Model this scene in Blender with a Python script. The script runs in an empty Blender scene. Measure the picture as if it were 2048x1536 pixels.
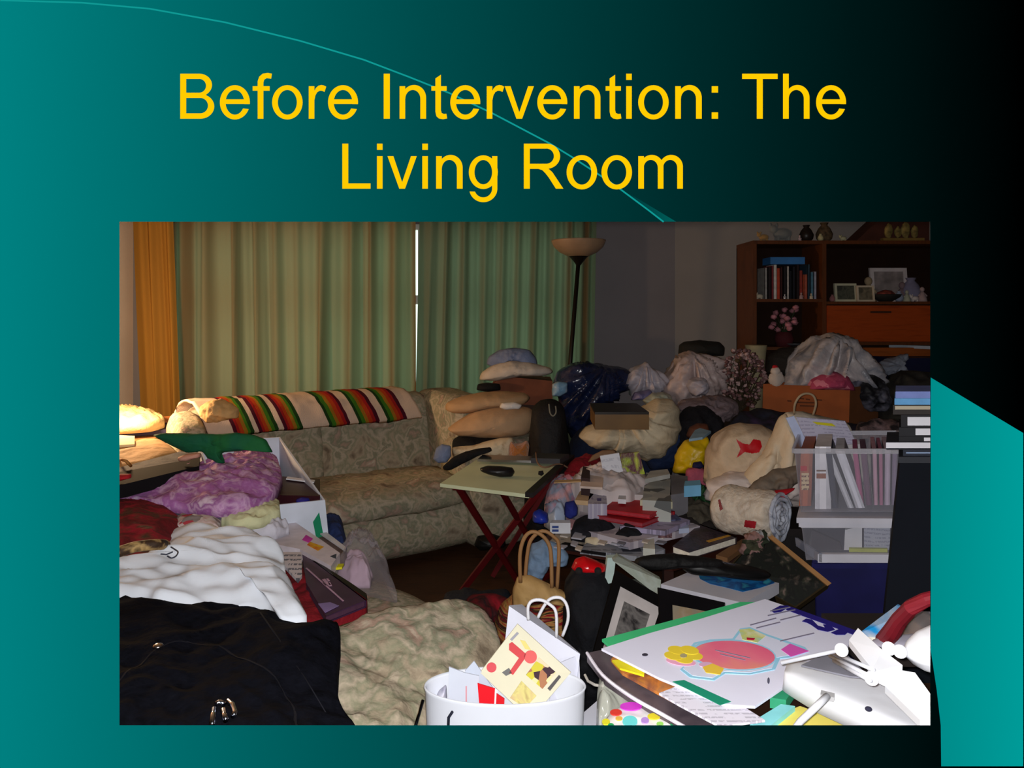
import bpy, math, random
from mathutils import Vector, noise
R_ = random.Random(7)
F, H, HZ, CX = 1400.0, 1.45, 620.0, 1024.0      # focal length in px, eye height, horizon row, centre column
COL = bpy.context.scene.collection
WLOC = {}
def P(x, y, D): return ((x-CX)/F*D, D, H-(y-HZ)/F*D)
def PZ(x, y, z):
    D = F*(H-z)/(y-HZ)
    return ((x-CX)/F*D, D, z)
def lin(c):
    r = []
    for v in c[:3]:
        v = v/255.0
        r.append(v/12.92 if v <= .04045 else ((v+.055)/1.055)**2.4)
    return (r[0], r[1], r[2], 1.0)
# ---------------------------------------------------------------- materials
MC = {}
def _new(key):
    m = bpy.data.materials.new(key); m.use_nodes = True
    nt = m.node_tree; b = nt.nodes['Principled BSDF']
    return m, nt, b
def N(nt, t, **kw):
    n = nt.nodes.new(t)
    for k, v in kw.items():
        if k.startswith('i_'):
            n.inputs[k[2:].replace('_', ' ')].default_value = v
        else: setattr(n, k, v)
    return n
def ramp(nt, stops, interp='LINEAR'):
    r = nt.nodes.new('ShaderNodeValToRGB'); cr = r.color_ramp; cr.interpolation = interp
    while len(cr.elements) < len(stops): cr.elements.new(0.5)
    for e, (p, c) in zip(cr.elements, stops): e.position = p; e.color = c
    return r
def M(c, rough=.85, var=.12, scale=9, metal=0, bump=0, bscale=40, spec=.3, alpha=1, trans=0, sheen=0):
    k = ('M', c, rough, var, scale, metal, bump, bscale, spec, alpha, trans, sheen)
    if k in MC: return MC[k]
    m, nt, b = _new('surface'); L = nt.links
    tc = N(nt, 'ShaderNodeTexCoord')
    if var > 0:
        n = N(nt, 'ShaderNodeTexNoise'); n.inputs['Scale'].default_value = scale; n.inputs['Detail'].default_value = 5
        L.new(tc.outputs['Object'], n.inputs['Vector'])
        lc = lin(c); lo = tuple(max(0, v*(1-var*1.6)) for v in lc[:3])+(1,); hi = tuple(min(1, v*(1+var*1.2)) for v in lc[:3])+(1,)
        r = ramp(nt, [(.3, lo), (.7, hi)]); L.new(n.outputs['Fac'], r.inputs['Fac']); L.new(r.outputs['Color'], b.inputs['Base Color'])
    else: b.inputs['Base Color'].default_value = lin(c)
    b.inputs['Roughness'].default_value = rough; b.inputs['Metallic'].default_value = metal
    b.inputs['Specular IOR Level'].default_value = spec
    b.inputs['Alpha'].default_value = alpha; b.inputs['Transmission Weight'].default_value = trans
    if sheen: b.inputs['Sheen Weight'].default_value = sheen
    if bump:
        n2 = N(nt, 'ShaderNodeTexNoise'); n2.inputs['Scale'].default_value = bscale; n2.inputs['Detail'].default_value = 6
        L.new(tc.outputs['Object'], n2.inputs['Vector'])
        bp = N(nt, 'ShaderNodeBump'); bp.inputs['Strength'].default_value = bump; bp.inputs['Distance'].default_value = .02
        L.new(n2.outputs['Fac'], bp.inputs['Height']); L.new(bp.outputs['Normal'], b.inputs['Normal'])
    MC[k] = m; return m
def MBlotch(cols, scale=12, rough=.85, kind='noise', bump=.2, stretch=(1, 1, 1), spec=.3, alpha=1, dist=.5):
    """printed or woven pattern of several colours"""
    k = ('B', tuple(cols), scale, rough, kind, bump, stretch, spec, alpha, dist)
    if k in MC: return MC[k]
    m, nt, b = _new('pattern'); L = nt.links
    tc = N(nt, 'ShaderNodeTexCoord'); mp = N(nt, 'ShaderNodeMapping'); mp.inputs['Scale'].default_value = stretch
    L.new(tc.outputs['Object'], mp.inputs['Vector'])
    n = len(cols)
    if kind == 'noise':
        t = N(nt, 'ShaderNodeTexNoise'); t.inputs['Scale'].default_value = scale; t.inputs['Detail'].default_value = 5; t.inputs['Distortion'].default_value = dist
        out = t.outputs['Fac']; stops = [(.3+.4*i/max(1, n-1), lin(c)) for i, c in enumerate(cols)]
        r = ramp(nt, stops)
    else:
        t = N(nt, 'ShaderNodeTexVoronoi'); t.inputs['Scale'].default_value = scale
        sp = N(nt, 'ShaderNodeSeparateColor'); L.new(t.outputs['Color'], sp.inputs['Color']); out = sp.outputs['Red']
        r = ramp(nt, [(i/n, lin(c)) for i, c in enumerate(cols)], 'CONSTANT')
    L.new(mp.outputs['Vector'], t.inputs['Vector']); L.new(out, r.inputs['Fac']); L.new(r.outputs['Color'], b.inputs['Base Color'])
    b.inputs['Roughness'].default_value = rough; b.inputs['Specular IOR Level'].default_value = spec; b.inputs['Alpha'].default_value = alpha
    if bump:
        n2 = N(nt, 'ShaderNodeTexNoise'); n2.inputs['Scale'].default_value = 60
        L.new(tc.outputs['Object'], n2.inputs['Vector'])
        bp = N(nt, 'ShaderNodeBump'); bp.inputs['Strength'].default_value = bump; bp.inputs['Distance'].default_value = .01
        L.new(n2.outputs['Fac'], bp.inputs['Height']); L.new(bp.outputs['Normal'], b.inputs['Normal'])
    MC[k] = m; return m
def MText(bg, ink, rows=14, pics=None, rough=.6):
    """paper with rows of small print and, if pics, printed picture blocks (UV space of the sheet)"""
    k = ('T', bg, ink, rows, pics, rough)
    if k in MC: return MC[k]
    m, nt, b = _new('print'); L = nt.links
    tc = N(nt, 'ShaderNodeTexCoord'); sx = N(nt, 'ShaderNodeSeparateXYZ'); L.new(tc.outputs['UV'], sx.inputs[0])
    def math_(op, a, c=None, v=None):
        q = N(nt, 'ShaderNodeMath', operation=op)
        L.new(a, q.inputs[0])
        if c is not None: L.new(c, q.inputs[1])
        if v is not None: q.inputs[1].default_value = v
        return q.outputs[0]
    fr = math_('FRACT', math_('MULTIPLY', sx.outputs['Y'], v=rows)); line = math_('LESS_THAN', fr, v=.42)
    mp = N(nt, 'ShaderNodeMapping'); mp.inputs['Scale'].default_value = (rows*2.2, rows, 1); L.new(tc.outputs['UV'], mp.inputs['Vector'])
    wn = N(nt, 'ShaderNodeTexNoise'); wn.inputs['Scale'].default_value = 1.4; L.new(mp.outputs['Vector'], wn.inputs['Vector'])
    word = math_('GREATER_THAN', wn.outputs['Fac'], v=.44)
    bn = N(nt, 'ShaderNodeTexNoise'); bn.inputs['Scale'].default_value = 3.1; L.new(tc.outputs['UV'], bn.inputs['Vector'])
    blk = math_('GREATER_THAN', bn.outputs['Fac'], v=.42)
    f = math_('MULTIPLY', math_('MULTIPLY', line, word), blk)
    mx = N(nt, 'ShaderNodeMix', data_type='RGBA'); L.new(f, mx.inputs['Factor'])
    mx.inputs['A'].default_value = lin(bg); mx.inputs['B'].default_value = lin(ink); out = mx.outputs['Result']
    if pics:
        v = N(nt, 'ShaderNodeTexVoronoi', distance='CHEBYCHEV'); v.inputs['Scale'].default_value = 3.2; L.new(tc.outputs['UV'], v.inputs['Vector'])
        sp = N(nt, 'ShaderNodeSeparateColor'); L.new(v.outputs['Color'], sp.inputs['Color'])
        r = ramp(nt, [(i/len(pics), lin(c)) for i, c in enumerate(pics)], 'CONSTANT'); L.new(sp.outputs['Green'], r.inputs['Fac'])
        near = math_('LESS_THAN', v.outputs['Distance'], v=.36); sel = math_('MULTIPLY', near, math_('GREATER_THAN', sp.outputs['Red'], v=.45))
        m2 = N(nt, 'ShaderNodeMix', data_type='RGBA'); L.new(sel, m2.inputs['Factor']); L.new(out, m2.inputs['A']); L.new(r.outputs['Color'], m2.inputs['B']); out = m2.outputs['Result']
    L.new(out, b.inputs['Base Color']); b.inputs['Roughness'].default_value = rough; b.inputs['Specular IOR Level'].default_value = .3
    MC[k] = m; return m
def MClear(c, a=.25, rough=.15):
    k = ('C', c, a, rough)
    if k in MC: return MC[k]
    m, nt, b = _new('clear_plastic'); L = nt.links
    b.inputs['Base Color'].default_value = lin(c); b.inputs['Roughness'].default_value = rough; b.inputs['Specular IOR Level'].default_value = .5
    tr = N(nt, 'ShaderNodeBsdfTransparent'); mx = N(nt, 'ShaderNodeMixShader'); lw = N(nt, 'ShaderNodeLayerWeight'); lw.inputs['Blend'].default_value = .12
    ad = N(nt, 'ShaderNodeMath', operation='ADD', use_clamp=True); ad.inputs[1].default_value = a; L.new(lw.outputs['Facing'], ad.inputs[0])
    mu = N(nt, 'ShaderNodeMath', operation='MULTIPLY'); mu.inputs[1].default_value = .8; L.new(ad.outputs[0], mu.inputs[0])
    L.new(mu.outputs[0], mx.inputs['Fac']); L.new(tr.outputs[0], mx.inputs[1]); L.new(b.outputs[0], mx.inputs[2])
    L.new(mx.outputs[0], nt.nodes['Material Output'].inputs['Surface'])
    MC[k] = m; return m
# ---------------------------------------------------------------- objects
def obj(name, V, Fc, mat, parent=None, smooth=False, uvs=None, mats=None, fmat=None):
    xs = [v[0] for v in V]; ys = [v[1] for v in V]; zs = [v[2] for v in V]
    o0 = Vector(((min(xs)+max(xs))/2, (min(ys)+max(ys))/2, min(zs)))
    me = bpy.data.meshes.new(name)
    me.from_pydata([(v[0]-o0[0], v[1]-o0[1], v[2]-o0[2]) for v in V], [], Fc)
    me.materials.append(mat)
    if mats:
        for q in mats: me.materials.append(q)
        for i, k in enumerate(fmat): me.polygons[i].material_index = k
    if smooth: me.polygons.foreach_set('use_smooth', [True]*len(me.polygons))
    if uvs:
        ul = me.uv_layers.new(name='UVMap')
        for li, lo in enumerate(me.loops): ul.data[li].uv = uvs[lo.vertex_index]
    me.update()
    import bmesh
    bm = bmesh.new(); bm.from_mesh(me); bmesh.ops.recalc_face_normals(bm, faces=bm.faces); bm.to_mesh(me); bm.free()
    o = bpy.data.objects.new(name, me); COL.objects.link(o)
    if parent is not None:
        o.parent = parent; o.location = o0-WLOC[parent.name]
    else: o.location = o0
    WLOC[o.name] = o0
    return o
def tag(o, label, cat, group=None):
    o['label'] = label; o['category'] = cat
    if group: o['group'] = group
    return o
def thing(name, label, cat, loc, group=None):
    o = bpy.data.objects.new(name, None); COL.objects.link(o); o.empty_display_size = .05
    o.location = loc; WLOC[o.name] = Vector(loc); return tag(o, label, cat, group)
def struct(name, V, Fc, mat, **k):
    o = obj(name, V, Fc, mat, **k); o['kind'] = 'structure'; return o
class G:
    """collects geometry in world space"""
    def __init__(s): s.V = []; s.F = []; s.U = []
    def add(s, V, Fc, U=None):
        n = len(s.V); s.V += [tuple(v) for v in V]; s.F += [tuple(i+n for i in f) for f in Fc]
        s.U += (U if U else [(v[0]*3, v[1]*3+v[2]*3) for v in V]); return s
    def box(s, c, d, rz=0, rx=0, ry=0):
        from mathutils import Euler
        e = Euler((rx, ry, rz)).to_matrix(); c = Vector(c)
        V = [c+e@Vector((sx*d[0]/2, sy*d[1]/2, sz*d[2]/2)) for sz in (-1, 1) for sy in (-1, 1) for sx in (-1, 1)]
        return s.add(V, [(0, 2, 3, 1), (4, 5, 7, 6), (0, 1, 5, 4), (2, 6, 7, 3), (0, 4, 6, 2), (1, 3, 7, 5)], [(0, 0), (1, 0), (0, 1), (1, 1)]*2)
    def prism(s, pts, off):
        """polygon pts extruded by off"""
        n = len(pts); off = Vector(off); a = [Vector(p) for p in pts]; b = [p+off for p in a]
        if n == 4: U = [(0, 0), (1, 0), (1, 1), (0, 1)]
        else:
            xs = [p[0] for p in a]; ys = [p[1]+p[2] for p in a]; dx = max(xs)-min(xs) or 1; dy = max(ys)-min(ys) or 1
            U = [((p[0]-min(xs))/dx, (p[1]+p[2]-min(ys))/dy) for p in a]
        return s.add(a+b, [tuple(range(n)), tuple(range(2*n-1, n-1, -1))]+[(i, (i+1) % n, (i+1) % n+n, i+n) for i in range(n)], U+U)
    def tube(s, pts, r, n=8, cap=True):
        pts = [Vector(p) for p in pts]
        if len(pts) > 4 and len(pts) < 30 and not isinstance(r, (list, tuple)):      # round off bent rods
            q = []
            for i in range(len(pts)-1):
                a, b, c, d = pts[max(i-1, 0)], pts[i], pts[i+1], pts[min(i+2, len(pts)-1)]
                for k in range(4):
                    t = k/4; q.append(b*(1)+(c-a)*(.5*t)+(a*2-b*5+c*4-d)*(.5*t*t)+(b*3-a-c*3+d)*(.5*t**3))
            pts = q+[pts[-1]]
        m = len(pts); rr = r if isinstance(r, (list, tuple)) else [r]*m
        V = []; prev = None
        for i, p in enumerate(pts):
            t = (pts[min(i+1, m-1)]-pts[max(i-1, 0)]).normalized()
            if prev is None: a = t.orthogonal().normalized()
            else:
                a = prev-t*prev.dot(t); a = a.normalized() if a.length > 1e-6 else t.orthogonal().normalized()
            prev = a; b = t.cross(a)
            V += [p+(a*math.cos(2*math.pi*k/n)+b*math.sin(2*math.pi*k/n))*rr[i] for k in range(n)]
        Fc = [(i*n+k, i*n+(k+1) % n, (i+1)*n+(k+1) % n, (i+1)*n+k) for i in range(m-1) for k in range(n)]
        if cap: Fc += [tuple(range(n-1, -1, -1)), tuple((m-1)*n+k for k in range(n))]
        return s.add(V, Fc)
    def lathe(s, c, prof, n=24, tilt=None):
        V = []
        for (r, z) in prof: V += [(c[0]+r*math.cos(2*math.pi*k/n), c[1]+r*math.sin(2*math.pi*k/n), c[2]+z) for k in range(n)]
        m = len(prof)
        return s.add(V, [(i*n+k, i*n+(k+1) % n, (i+1)*n+(k+1) % n, (i+1)*n+k) for i in range(m-1) for k in range(n)]+[tuple(range(n-1, -1, -1)), tuple((m-1)*n+k for k in range(n))])
    def ell(s, c, r, n=14, m=9, wob=0, seed=0):
        V = []; Fc = []
        for i in range(m+1):
            th = math.pi*i/m
            for k in range(n):
                ph = 2*math.pi*k/n; d = Vector((math.sin(th)*math.cos(ph), math.sin(th)*math.sin(ph), math.cos(th)))
                w = 1+wob*noise.noise(d*2+Vector((seed, seed*.7, 0)))
                V.append((c[0]+d[0]*r[0]*w, c[1]+d[1]*r[1]*w, c[2]+d[2]*r[2]*w))
        for i in range(m):
            for k in range(n): Fc.append((i*n+k, i*n+(k+1) % n, (i+1)*n+(k+1) % n, (i+1)*n+k))
        return s.add(V, Fc)
    def out(s, name, mat, parent=None, smooth=False): return obj(name, s.V, s.F, mat, parent, smooth, s.U)
def resample(pts, n):
    m = len(pts); seg = [(Vector(pts[(i+1) % m])-Vector(pts[i])).length for i in range(m)]; tot = sum(seg); res = []
    i = 0; acc = 0
    for k in range(n):
        d = tot*k/n
        while acc+seg[i] < d and i < m-1: acc += seg[i]; i += 1
        t = (d-acc)/seg[i] if seg[i] else 0
        res.append(Vector(pts[i]).lerp(Vector(pts[(i+1) % m]), min(1, t)))
    return res
def crum(p, s, seed):
    q = Vector(p)*s+Vector((seed*3.1, seed*1.7, seed*.9))
    a = noise.noise(q); b = noise.noise(q*2.3+Vector((9, 2, 5))); c = noise.noise(q*5.1)
    return (1-abs(a)*2.2)*.55+(1-abs(b)*2.2)*.3+c*.25-.45
def inflate(outline, D, thick, wr=.02, ws=9, seed=1, n=72, rings=14, back=.6, lean=0, soft=2.0, tie=None, tk=5):
    """bag or cushion whose silhouette is the outline; it has a front and a back and its own thickness"""
    pts = resample([P(x, y, D) for x, y in outline], n)
    pts = [(pts[i-1]+pts[i]*2+pts[(i+1) % n])/4 for i in range(n)]
    c = sum(pts, Vector())/n; V = []; zb = min(p[2] for p in pts)
    if tie: T3 = Vector(P(tie[0], tie[1], D))
    for side in (-1, 1):
        for r_ in range(rings if side < 0 else rings-1, -1, -1) if side < 0 else range(1, rings):
            r = r_/rings
            for p in pts:
                q = c+(p-c)*r; d = (max(0, 1-r**soft))**.5
                q = q+Vector((0, side*(thick if side < 0 else thick*back)*d, 0))
                w = crum(q, ws, seed)*wr
                if tie:       # folds running out from the tied point
                    tq = T3-q; an = math.atan2(tq[2], tq[0]); rr = math.hypot(tq[0], tq[2]); s_ = noise.noise(Vector((math.cos(an)*tk, math.sin(an)*tk, rr*2.5+seed)))
                    w = w*.35+(1-abs(s_)*3)*wr*.8*min(1, rr*8)
                dirv = Vector(((p-c)[0]*r*1.5, side*d*max(.05, (p-c).length), (p-c)[2]*r*1.5)); dirv = dirv.normalized() if dirv.length > 1e-6 else Vector((0, side, 0))
                q = q+dirv*w*(.35+.65*d); q[1] += lean*(q[2]-zb)
                V.append(q)
    # front rings: rim -> centre, then back rings centre -> near rim
    tot = (rings+1)+(rings-1); Fc = []
    for i in range(tot-1):
        for k in range(n):
            Fc.append((i*n+k, i*n+(k+1) % n, (i+1)*n+(k+1) % n, (i+1)*n+k))
    for k in range(n): Fc.append(((tot-1)*n+k, (tot-1)*n+(k+1) % n, (k+1) % n, k))
    return V, Fc
def blob(name, label, cat, outline, D, thick, mat, group=None, parent=None, **k):
    V, Fc = inflate(outline, D, thick, **k); o = obj(name, V, Fc, mat, parent, True)
    return tag(o, label, cat, group) if label else o
def mound_geo(outline, z, h, base, wr=.015, ws=9, seed=1, n=84, rings=18, p=3, center=None, st=(1, 1)):
    """cloth or padding lying with its rim at height z, swelling by h, its sides going down to base"""
    w = [PZ(q[0], q[1], q[2] if len(q) > 2 else z) for q in outline]
    pts = resample(w, n); pts = [(pts[i-1]+pts[i]*2+pts[(i+1) % n])/4 for i in range(n)]
    c = sum(pts, Vector())/n
    if center: c = Vector(PZ(center[0], center[1], z))
    V = []
    for r_ in range(rings+1):
        r = 1-r_/rings
        for q0 in pts:
            q = c+(q0-c)*r; f = 1-r**p
            q[2] += h*f+crum((q[0]*st[0]+q[1]*.25, q[1]*st[1], q[2]*.3), ws, seed)*wr*(.3+.7*min(1, f*4+.2))
            V.append(q)
    V2 = []
    for q0 in pts:
        o = (q0-c); o[2] = 0; L = max(1e-6, o.length); V2.append(Vector((q0[0]+o[0]/L*.004, q0[1]+o[1]/L*.004, base)))
    m = rings+1; Fc = [(i*n+k, i*n+(k+1) % n, (i+1)*n+(k+1) % n, (i+1)*n+k) for i in range(m-1) for k in range(n)]
    s = len(V); V += V2; Fc += [(s+k, s+(k+1) % n, (k+1) % n, k) for k in range(n)]; Fc.append(tuple(s+k for k in range(n-1, -1, -1)))
    return V, Fc
def mound(name, label, cat, outline, z, h, base, mat, group=None, parent=None, **k):
    V, Fc = mound_geo(outline, z, h, base, **k); o = obj(name, V, Fc, mat, parent, True, [(v[0], v[1]) for v in V])
    return tag(o, label, cat, group) if label else o
def slab(name, label, cat, q, z, t, mat, group=None, parent=None):
    """flat thing, top corners given, lying at height z with thickness t"""
    pts = [PZ(a[0], a[1], a[2] if len(a) > 2 else z) for a in q]
    g = G().prism(pts, (0, 0, -t)); o = g.out(name, mat, parent)
    return tag(o, label, cat, group) if label else o
def inset(pts, k):
    c = sum((Vector(p) for p in pts), Vector())/len(pts); return [c+(Vector(p)-c)*k for p in pts]
def book(name, label, cat, q, z, t, cover, group=None, pages=(225, 220, 205), extra=None):
    """cover boards and spine as the thing's covers, page block as a part"""
    pts = [Vector(PZ(a[0], a[1], a[2] if len(a) > 2 else z)) for a in q]; c = sum(pts, Vector())/4
    b = thing(name, label, cat, (c[0], c[1], min(p[2] for p in pts)-t), group)
    g = G(); ct = min(.003, t*.2); g.prism(pts, (0, 0, -ct)); g.prism([p-Vector((0, 0, t-ct)) for p in pts], (0, 0, -ct))
    e = (pts[1]-pts[2])*.02
    g.prism([pts[2]+e*0, pts[3], pts[3]+(pts[0]-pts[3])*.03, pts[2]+(pts[1]-pts[2])*.03], (0, 0, -t))
    g.out('cover', cover, b)
    ins = inset(pts, .97); G().prism([p-Vector((0, 0, ct)) for p in ins], (0, 0, -(t-2*ct))).out('pages', M(pages, var=.1, scale=60), b)
    return b
class Face:
    """upright plane turned to face the room's viewer side, through column xc at distance D"""
    def __init__(s, xc, D, k=1.0):
        th = math.atan((xc-CX)/F)*k; s.c = Vector(((xc-CX)/F*D, D, 0)); s.t = Vector((math.cos(th), -math.sin(th), 0)); s.n = Vector((math.sin(th), math.cos(th), 0))
    def p(s, x, y, d=0):
        r = Vector(((x-CX)/F, 1, 0)); k = (s.c+s.n*d).dot(s.n)/r.dot(s.n); return Vector((r[0]*k, k, H-(y-HZ)/F*k))
def decal(pts, mat, name, parent, off=(0, 0, .0012)):
    off = Vector(off); a = [Vector(p)+off for p in pts]
    g = G().prism(a, (-off[0]*.8, -off[1]*.8, -off[2]*.8)); return g.out(name, mat, parent)
def dpx(q, z): return [PZ(x, y, z) for x, y in q]
def ellpx(cx, cy, rx, ry, z, n=28, rot=0): 
    r = math.radians(rot); return dpx([(cx+rx*math.cos(t)*math.cos(r)-ry*math.sin(t)*math.sin(r), cy+rx*math.cos(t)*math.sin(r)+ry*math.sin(t)*math.cos(r)) for t in [2*math.pi*i/n for i in range(n)]], z)
# ---------------------------------------------------------------- the lit slide board
YP = .90
def S(x, y, d=0): return ((x-CX)/F*YP, YP-d, H-(y-HZ)/F*YP)
def emis(c=None, grad=None):
    m = bpy.data.materials.new('lit_screen'); m.use_nodes = True; nt = m.node_tree; L = nt.links
    b = nt.nodes['Principled BSDF']; b.inputs['Base Color'].default_value = (0, 0, 0, 1); b.inputs['Specular IOR Level'].default_value = 0; b.inputs['Roughness'].default_value = 1
    b.inputs['Emission Strength'].default_value = 1
    if c: b.inputs['Emission Color'].default_value = lin(c)
    if grad:
        x0, x1, c0, c1, ox = grad
        tc = N(nt, 'ShaderNodeTexCoord'); sx = N(nt, 'ShaderNodeSeparateXYZ'); L.new(tc.outputs['Object'], sx.inputs[0])
        mr = N(nt, 'ShaderNodeMapRange'); mr.inputs['From Min'].default_value = S(x0, 0)[0]-ox; mr.inputs['From Max'].default_value = S(x1, 0)[0]-ox
        L.new(sx.outputs['X'], mr.inputs['Value'])
        st = [(i/12, lin([a+(b_-a)*i/12 for a, b_ in zip(c0, c1)])) for i in range(13)]
        r = ramp(nt, st); L.new(mr.outputs['Result'], r.inputs['Fac']); L.new(r.outputs['Color'], b.inputs['Emission Color'])
    return m
def rect_hole(x0, x1, y0, y1, hx0, hx1, hy0, hy1, f, Y0, Y1, ks=1):
    """board with a rectangular opening, front at Y0 and back at Y1"""
    O = [(x0, y0), (x1, y0), (x1, y1), (x0, y1)]; I = [(hx0, hy0), (hx1, hy0), (hx1, hy1), (hx0, hy1)]
    k = (Y1-Y0)*1.35+.004; cx, cy = (hx0+hx1)/2, (hy0+hy1)/2      # the opening widens towards the back (bevelled edge)
    I2 = [(x+(k*ks if x > cx else -k*ks), y+(k*ks if y > cy else -k*ks)) for x, y in I]
    V = [f(x, y, Y) for Y, J in ((Y0, I), (Y1, I2)) for x, y in O+J]; Fc = []
    for k in range(4):
        j = (k+1) % 4
        Fc += [(k, j, 4+j, 4+k), (8+k, 12+k, 12+j, 8+j), (k, 8+k, 8+j, j), (4+k, 4+j, 12+j, 12+k)]
    return V, Fc
OX = (239, 1860.5, 443.5, 1450.5)
V, Fc = rect_hole(-130, 2178, -130, 2868, *OX, lambda x, y, Y: (S(x, y)[0], Y, S(x, y)[2]), YP, YP+.022, 1555)
board = thing('slide_board', 'large lit teal-to-black slide board with yellow title above a wide rectangular opening', 'display board', (S(1024, 0)[0], YP, S(0, 2868)[2]))
ox = (min(v[0] for v in V)+max(v[0] for v in V))/2
pn = obj('backing_panel', V, Fc, emis(grad=(0, 2048, (0, 128, 128), (0, 0, 0), ox)), board)
# title, drawn as letter shapes
def band(co, ro, ao, ci, ri, ai, n=22):
    a = []; b = []
    for i in range(n+1):
        t = i/n; A = math.radians(ao[0]+(ao[1]-ao[0])*t); B = math.radians(ai[0]+(ai[1]-ai[0])*t)
        a.append((co[0]+ro[0]*math.cos(A), co[1]+ro[1]*math.sin(A))); b.append((ci[0]+ri[0]*math.cos(B), ci[1]+ri[1]*math.sin(B)))
    return [[a[i], a[i+1], b[i+1], b[i]] for i in range(n)]
def rc(x0, y0, x1, y1): return [[(x0, y0), (x1, y0), (x1, y1), (x0, y1)]]
ARCH = lambda x: band((x+29, 42), (24, 25.5), (0, 152), (x+26.5, 40), (15, 17.5), (0, 180))+[[(x+41.5, 0), (x+53, 0), (x+53, 42), (x+41.5, 40)]]
def arch2(x): return band((x+27, 44), (23.3, 23.5), (0, 150), (x+25, 42), (14, 15.5), (0, 180))+[[(x+39, 0), (x+50.3, 0), (x+50.3, 44), (x+39, 42)]]
GL = {
 'o': band((30.5, 32.8), (30.5, 34.3), (0, 360), (30.5, 32.8), (19, 24.7), (0, 360), 40),
 'e': band((30.5, 32.8), (30, 34.3), (-6, 337), (30.5, 32.8), (18.6, 24.7), (-8, 330), 40)+rc(10, 29.6, 59.8, 38.8),
 'n': rc(0, 0, 11.3, 65)+ARCH(0), 'h': rc(0, 0, 11.5, 90)+ARCH(0),
 'm': rc(0, 0, 11.3, 65)+arch2(0)+arch2(38.8),
 'r': rc(0, 0, 11.3, 65)+[[(10.5, 54), (14, 61), (19, 65.8), (25, 67.5), (30, 66.6), (35, 64), (31.5, 53.5), (27, 55.8), (22, 56), (17, 53), (13.5, 47), (11.3, 37)]],
 'v': [[(0, 65), (11.8, 65), (29.3, 13), (29.3, 0), (23.5, 0)], [(29.3, 13), (46.9, 65), (58.5, 65), (35, 0), (29.3, 0)]],
 't': [[(0, 80.5), (11, 88), (11, 65), (22.5, 65), (22.5, 56), (11, 56), (11, 17), (12.5, 11.5), (17, 9.5), (22, 10), (23.5, .5), (15, -1), (7, .5), (2, 5), (0, 14), (0, 56), (-8, 56), (-8, 65), (0, 65)]],
 'i': rc(0, 0, 11.2, 65)+rc(0, 77.5, 11.2, 90),
 'f': [[(0, 0), (11.5, 0), (11.5, 56), (24, 56), (24, 65), (11.5, 65), (11.5, 72), (13, 78), (18, 81), (27, 80), (28.5, 90), (20, 91.5), (10, 90), (3, 84), (0, 75), (0, 65), (-10, 65), (-10, 56), (0, 56)]],
 'B': rc(0, 0, 12, 90)+rc(34, 41.5, 52, 49)+rc(12, 79.5, 38, 90)+rc(12, 41.5, 40, 52)+rc(12, 0, 40, 10.8)+band((38, 67.5), (25.5, 22.5), (-78, 90), (38, 65.8), (13.6, 13.8), (-90, 90))+band((40, 24.6), (28, 24.6), (-90, 80), (40, 26.2), (15.5, 15.4), (-90, 90)),
 'I': rc(0, 0, 12.3, 90), 'T': rc(0, 79.4, 71, 90)+rc(29.3, 0, 41.3, 79.4), 'L': rc(0, 0, 12, 90)+rc(12, 0, 56.5, 10.6),
 'R': rc(0, 0, 12, 90)+rc(12, 80, 45, 90)+rc(12, 39.6, 45, 49.8)+band((45, 64.8), (27.5, 25.2), (-90, 90), (45, 65), (15, 15.2), (-90, 90))+[[(28, 39.9), (48, 41), (57, 33), (79, 0), (64, 0), (50, 22), (43, 31), (37, 37)]],
 'g': band((29, 33), (29, 33.7), (0, 360), (29, 33), (17.6, 24.3), (0, 360), 36)+[[(46.5, 65), (57, 65), (57, 0), (46.5, 0)]]+band((29, 0), (28, 27), (192, 360), (29, 0), (17.5, 17.3), (200, 360)),
 ':': rc(0, 0, 12.8, 12.8)+rc(0, 52.2, 12.8, 65),
}
gold = emis((255, 204, 0)); 
TITLE = [[('B', 361.3), ('e', 440), ('f', 516), ('o', 544.8), ('r', 618), ('e', 656)], [('I', 767.7), ('n', 799.4), ('t', 871), ('e', 900.2), ('r', 973.5), ('v', 1009.3), ('e', 1074), ('n', 1147.7), ('t', 1219), ('i', 1252), ('o', 1276), ('n', 1350), (':', 1422.8)],
         [('T', 1483.6), ('h', 1565.3), ('e', 1630.8)], [('L', 685), ('i', 754.3), ('v', 775.3), ('i', 844.8), ('n', 872.4), ('g', 937.7)], [('R', 1047.6), ('o', 1133), ('o', 1202.7), ('m', 1276.2)]]
def flat(name, polys, d, mat, parent):
    g = G()
    for pl in polys:
        a = [S(x, y, d) for x, y in pl]; g.add(a, [tuple(range(len(a)))])
    o = g.out(name, mat, parent)
    return o
for w, base in zip(TITLE, (238, 238, 238, 377.7, 377.7)):
    flat('title_lettering', [[(x0+px, base-py) for px, py in pl] for ch, x0 in w for pl in GL[ch]], .0012, gold, board)
AR = [(-130, 4), (0, 1), (165, 6), (300, 18), (450, 45), (600, 82), (728, 120), (820, 155), (900, 187), (985, 227), (1099, 287), (1145, 315), (1203, 353), (1241, 379), (1296, 420), (1327, 444)]
def offs(pts, w):
    out = []
    for i in range(len(pts)-1):
        (x0, y0), (x1, y1) = pts[i], pts[i+1]; L = math.hypot(x1-x0, y1-y0); nx, ny = -(y1-y0)/L*w, (x1-x0)/L*w
        out.append([(x0-nx, y0-ny), (x1-nx, y1-ny), (x1+nx, y1+ny), (x0+nx, y0+ny)])
    return out
flat('arc_line', offs(AR, 1.6), .0008, emis((17, 153, 148)), board)
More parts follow.
